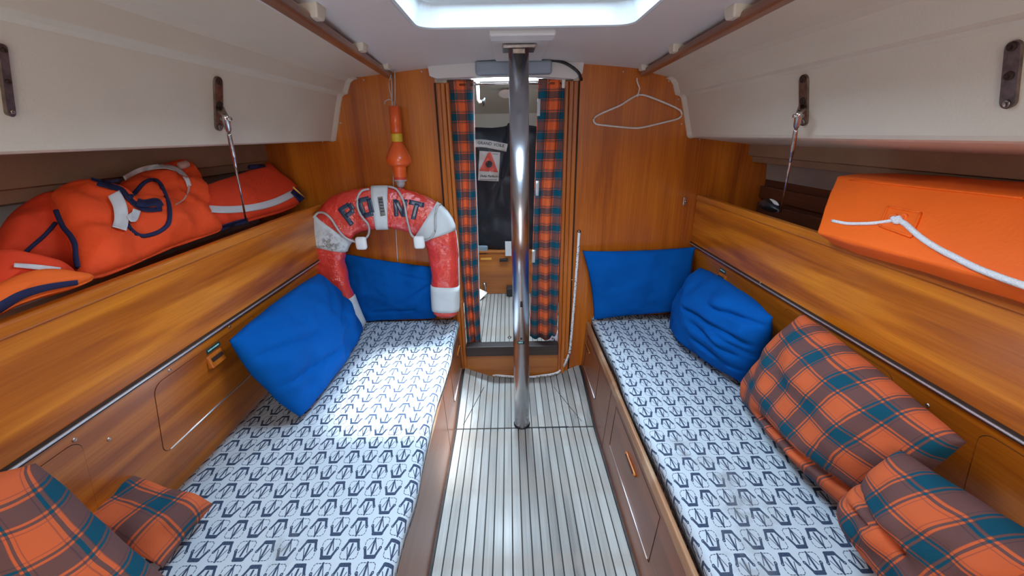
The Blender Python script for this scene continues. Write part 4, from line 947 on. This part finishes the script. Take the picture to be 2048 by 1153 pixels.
# ------------------------------------------------------------------ life jackets
PJ = (-.955, 1.2, 1.03); NJ = (.80, 0, .62)
c2z = lambda L: [(x/2.883, 300+y/2.883) for x, y in L]
jk = thing('life_jacket', 'red life jacket with navy piping and white tape, in the middle of the left shelf', 'life jacket', (-1.0, 1.1, .97), 'life jackets on the left shelf')
PJb = (-1.06, 1.2, 1.03)
puff('shoulder_panel', c2z([(0, 450), (60, 370), (150, 310), (290, 245), (380, 300), (420, 450), (440, 560), (450, 700), (330, 690), (120, 640), (-10, 600)]), PJb, NJ, .06, M['jackd'], jk, wr=.008, seed=2, rings=10)
j1 = puff('front_panel', c2z([(285, 260), (350, 215), (450, 200), (560, 225), (640, 270), (660, 330), (700, 300), (930, 300), (1150, 330), (1215, 380), (1268, 450), (1240, 480), (1000, 560), (750, 670), (560, 735), (460, 720), (430, 560), (400, 480), (340, 360)]), PJ, NJ, .055, M['jack'], jk, wr=.009, seed=3, rings=12, sharp=.4)
j2 = puff('collar_panel', c2z([(640, 250), (700, 190), (800, 140), (940, 90), (1040, 95), (1130, 160), (1160, 220), (1200, 330), (1250, 430), (1150, 480), (900, 480), (780, 440), (700, 380)]), (-.99, 1.2, 1.03), NJ, .062, M['jack'], jk, wr=.010, seed=6, rings=12, sharp=.4)
jv = wbvh(j1, j2, *[o for o in jk.children if o.name.startswith('shoulder')])
def pipe(pts, r=.0055, par=jk, bv=None, m=M['navy'], name='piping'):
    q = [hit(x, y, bv or jv, .004) for x, y in smoothpath2(pts)]; q = [a for a in q if a is not None]
    # keep the bead continuous
    return tube(name, q, r, m, par, sides=8)
def smoothpath2(pts, n=4): return [(p.x, p.y) for p in smoothpath([V((x, y, 0)) for x, y in pts], n)]
pipe(c2z([(325, 350), (345, 400), (370, 450), (410, 500), (435, 550), (440, 620), (450, 680)]), .006)
pipe(c2z([(320, 420), (260, 490), (180, 560), (120, 620)]), .004)
pipe(c2z([(735, 430), (760, 465), (815, 497), (900, 480), (960, 440), (978, 395), (975, 320), (950, 250), (920, 190), (880, 172), (830, 190), (780, 245), (740, 280)]), .0055)
ribbon('navy_strap', c2z([(560, 190), (640, 210), (700, 230), (745, 280), (790, 320), (850, 345), (935, 340)]), [12, 9], jv, M['navy'], jk, lift=.006, thick=.002, n=5)
ribbon('navy_strap', c2z([(525, 165), (600, 185), (690, 175)]), 6, jv, M['navy'], jk, lift=.006, thick=.002, n=5)
ribbon('navy_strap', c2z([(790, 300), (830, 310), (900, 300), (925, 330)]), 16, jv, M['navy'], jk, lift=.010, thick=.002, n=5)
ribbon('white_tape', c2z([(715, 165), (800, 120), (880, 100), (960, 96), (1030, 120), (1075, 165), (1092, 210)]), [10, 9], jv, M['tape'], jk, lift=.010, thick=.002, n=6)
ribbon('white_tape', c2z([(1090, 205), (1085, 240), (1060, 285), (1010, 318)]), [5, 2], jv, M['stainp'], jk, lift=.012, thick=.002, n=6)
ribbon('white_webbing', c2z([(655, 250), (690, 320), (700, 400), (688, 455)]), [26, 30], jv, M['tape'], jk, lift=.014, thick=.004, n=6)
ribbon('white_webbing', c2z([(745, 370), (770, 395), (790, 345)]), 16, jv, M['tape'], jk, lift=.016, thick=.003, n=6)
ws = lathe('whistle', [(0, .007), (.005, .012), (.03, .012), (.035, .008)], hit(357, 333, jv, .01) or at(357, 333, X=-1.02), (.3, 1, .2), M['stainp'], jk, 12)
jb = thing('life_jacket', 'flat red life jacket with a white strip at the bulkhead end of the left shelf', 'life jacket', (-1.0, 1.7, .97), 'life jackets on the left shelf')
j3 = puff('body', c2z([(1130, 230), (1280, 180), (1400, 140), (1500, 100), (1545, 88), (1600, 140), (1690, 215), (1730, 300), (1640, 350), (1500, 390), (1400, 420), (1280, 450), (1180, 470), (1150, 400)]), (-.965, 1.2, 1.03), NJ, .045, M['jackd'], jb, wr=.003, seed=11, rings=10, sharp=.3)
j3v = wbvh(j3)
ribbon('white_strip', c2z([(1205, 340), (1300, 345), (1400, 340), (1500, 325), (1600, 295), (1690, 250)]), 14, j3v, M['tape'], jb, lift=.006, thick=.002, n=5)
ribbon('navy_edge', c2z([(1270, 455), (1340, 430), (1430, 405)]), 10, j3v, M['navy'], jb, lift=.006, thick=.002, n=5, fall=at(460, 445, X=-.93))
ribbon('navy_edge', c2z([(1690, 230), (1720, 260), (1745, 290)]), 16, j3v, M['navy'], jb, lift=.006, thick=.002, n=4, fall=at(600, 390, X=-.95))
tube('yellow_cord', [at(*p, X=-.955) for p in c2z([(1690, 215), (1760, 278)])], .004, M['tapey'], jb, sides=6)
tube('navy_buckle', [at(*p, X=-1.08) for p in c2z([(1440, 100), (1520, 95)])], .010, M['navy'], jb, sides=8)
jc = thing('life_jacket', 'dull red life jacket with pale panel, half hidden at the left shelf edge', 'life jacket', (-1.0, .8, .97), 'life jackets on the left shelf')
j4 = puff('body', c2z([(-160, 600), (0, 615), (100, 640), (300, 680), (420, 720), (380, 790), (150, 810), (0, 830), (-160, 880)]), (-.965, 1.2, 1.03), NJ, .05, M['jackd'], jc, wr=.005, seed=14, rings=8)
ribbon('pale_panel', c2z([(80, 665), (200, 675), (350, 695)]), [8, 12], wbvh(j4), M['tape'], jc, lift=.006, thick=.002, n=5)
jd = thing('life_jacket', 'bright orange life jacket with blue edge hanging over the left shelf rail, nearest', 'life jacket', (-.95, .7, 1.0), 'life jackets on the left shelf')
j5 = puff('body', c2z([(-200, 850), (-60, 800), (100, 735), (230, 708), (380, 706), (540, 738), (430, 790), (280, 830), (100, 890), (0, 940), (-200, 1000)]), (-.915, 1.2, 1.045), (.75, 0, .66), .03, M['jacko'], jd, wr=.004, seed=17, rings=8)
ribbon('blue_edge', c2z([(-60, 940), (0, 910), (100, 850), (200, 812), (320, 785), (450, 765)]), [24, 10], wbvh(j5), M['navy'], jd, lift=.005, thick=.002, n=6)
# ------------------------------------------------------------------ orange bag
ob = thing('orange_bag', 'bright orange box shaped buoyancy bag tied with white rope on the right shelf', 'bag', (1.05, .8, 1.05))
Tl = at(1672, 352, X=1.02); Bl = at(1630, 466, X=.885); Tr = at(2048, 393, X=1.0); Br = at(2048, 578, X=.885)
ex = 1.35
Tr2 = Tl+(Tr-Tl)*ex; Br2 = Bl+(Br-Bl)*ex
Ul = at(1668, 490, X=.935); Ur = at(2048, 612, X=.925); Ur2 = Ul+(Ur-Ul)*ex
Kl = Tl+V((.17, .02, .006)); Kr = Tr2+V((.17, .02, .02)); Wl = V((Kl.x+.01, Ul.y+.03, 1.066)); Wr = V((Kr.x+.01, Ur2.y, 1.066))
bm = bmesh.new(); v = [bm.verts.new(p) for p in (Tl, Tr2, Br2, Bl, Kl, Kr, Ul, Ur2, Wl, Wr)]
for f in ((0, 1, 2, 3), (0, 4, 5, 1), (3, 2, 7, 6), (6, 7, 9, 8), (4, 8, 9, 5), (0, 3, 6, 8, 4), (1, 5, 9, 7, 2)): bm.faces.new([v[i] for i in f])
bmesh.ops.recalc_face_normals(bm, faces=bm.faces); bmesh.ops.bevel(bm, geom=list(bm.edges), offset=.010, segments=3, affect='EDGES', profile=.6)
bmesh.ops.triangulate(bm, faces=[f for f in bm.faces if len(f.verts) > 4]); bmesh.ops.subdivide_edges(bm, edges=[e for e in bm.edges if e.calc_length() > .05], cuts=6, use_grid_fill=True)
bm.normal_update()
for q in bm.verts: q.co += q.normal*(noise.noise(q.co*7)*.008+noise.noise(q.co*20)*.002)
shell = bm_obj('shell', bm, M['orange2'], ob, True)
obv = wbvh(shell)
def frame_on(pts, wd, lift, m, name): return ribbon(name, pts+[pts[0]], wd, obv, m, ob, lift=lift, thick=.003, n=5, cross=3)
quad_on('moulded_patch', [(1776, 414), (1841, 426), (1822, 474), (1760, 452)], M['orange2'], ob, obv, .004, 6)
for a_, b_ in (((1776, 414), (1841, 426)), ((1841, 426), (1822, 474)), ((1822, 474), (1760, 452)), ((1760, 452), (1776, 414))):
    tube('patch_rib', [hit(a_[0]+(b_[0]-a_[0])*k/6, a_[1]+(b_[1]-a_[1])*k/6, obv, .004) for k in range(7)], .003, M['orange2'], ob, sides=8)
for x in (1786, 1806):
    q = hit(x, 436, obv, .003); lathe('eyelet', [(0, .011), (.004, .010), (.005, .006), (.002, .004)], q, (-1, -.3, .3), M['orange2'], ob, 14)
tube('seam_rib', [hit(1672+(2046-1672)*k/14, 356+(40*k/14)+1, obv, .002) for k in range(15)], .0025, M['orange2'], ob, sides=6)
rw = thing('white_rope', 'thick white rope tied through the eyelets of the orange bag', 'rope', hit(1793, 440, obv, .01))
rp1 = [hit(x, y, obv, .007) for x, y in ((1640, 438), (1665, 442), (1690, 447), (1715, 448), (1745, 447), (1770, 444), (1793, 441))]
tube('rope_tail', rp1, .0045, M['rope'], rw, sm=4, sides=8)
rp2 = [hit(x, y, obv, .010) for x, y in ((1790, 438), (1810, 448), (1840, 474), (1875, 497), (1910, 515), (1950, 535), (2000, 555), (2040, 569))]
rp2 += [rp2[-1]+(rp2[-1]-rp2[-2])*k for k in (1, 3)]
tube('rope_lead', rp2, .0062, M['rope'], rw, sm=5, sides=10)
tube('knot', [hit(x, y, obv, .012) for x, y in ((1786, 436), (1792, 444), (1800, 442), (1796, 435))], .006, M['rope'], rw, sm=4, sides=8)
# small things on the right shelf
so1 = thing('shoe', 'dark shoe with pale edge on the right shelf behind the rod', 'shoe', at(1545, 415, X=1.05))
puff('upper', [(1522, 415), (1528, 404), (1540, 398), (1552, 402), (1560, 412), (1558, 424), (1535, 424)], (1.05, 1.5, 1.0), (-1, 0, .3), .03, M['black'], so1, rings=6, wr=.003)
puff('pale_edge', [(1530, 403), (1540, 398), (1552, 402), (1558, 411), (1550, 410), (1540, 404)], (1.035, 1.5, 1.0), (-1, 0, .3), .006, M['wire'], so1, rings=4, wr=.001)
for o in bpy.data.objects:
    if '_o' in o: del o['_o']
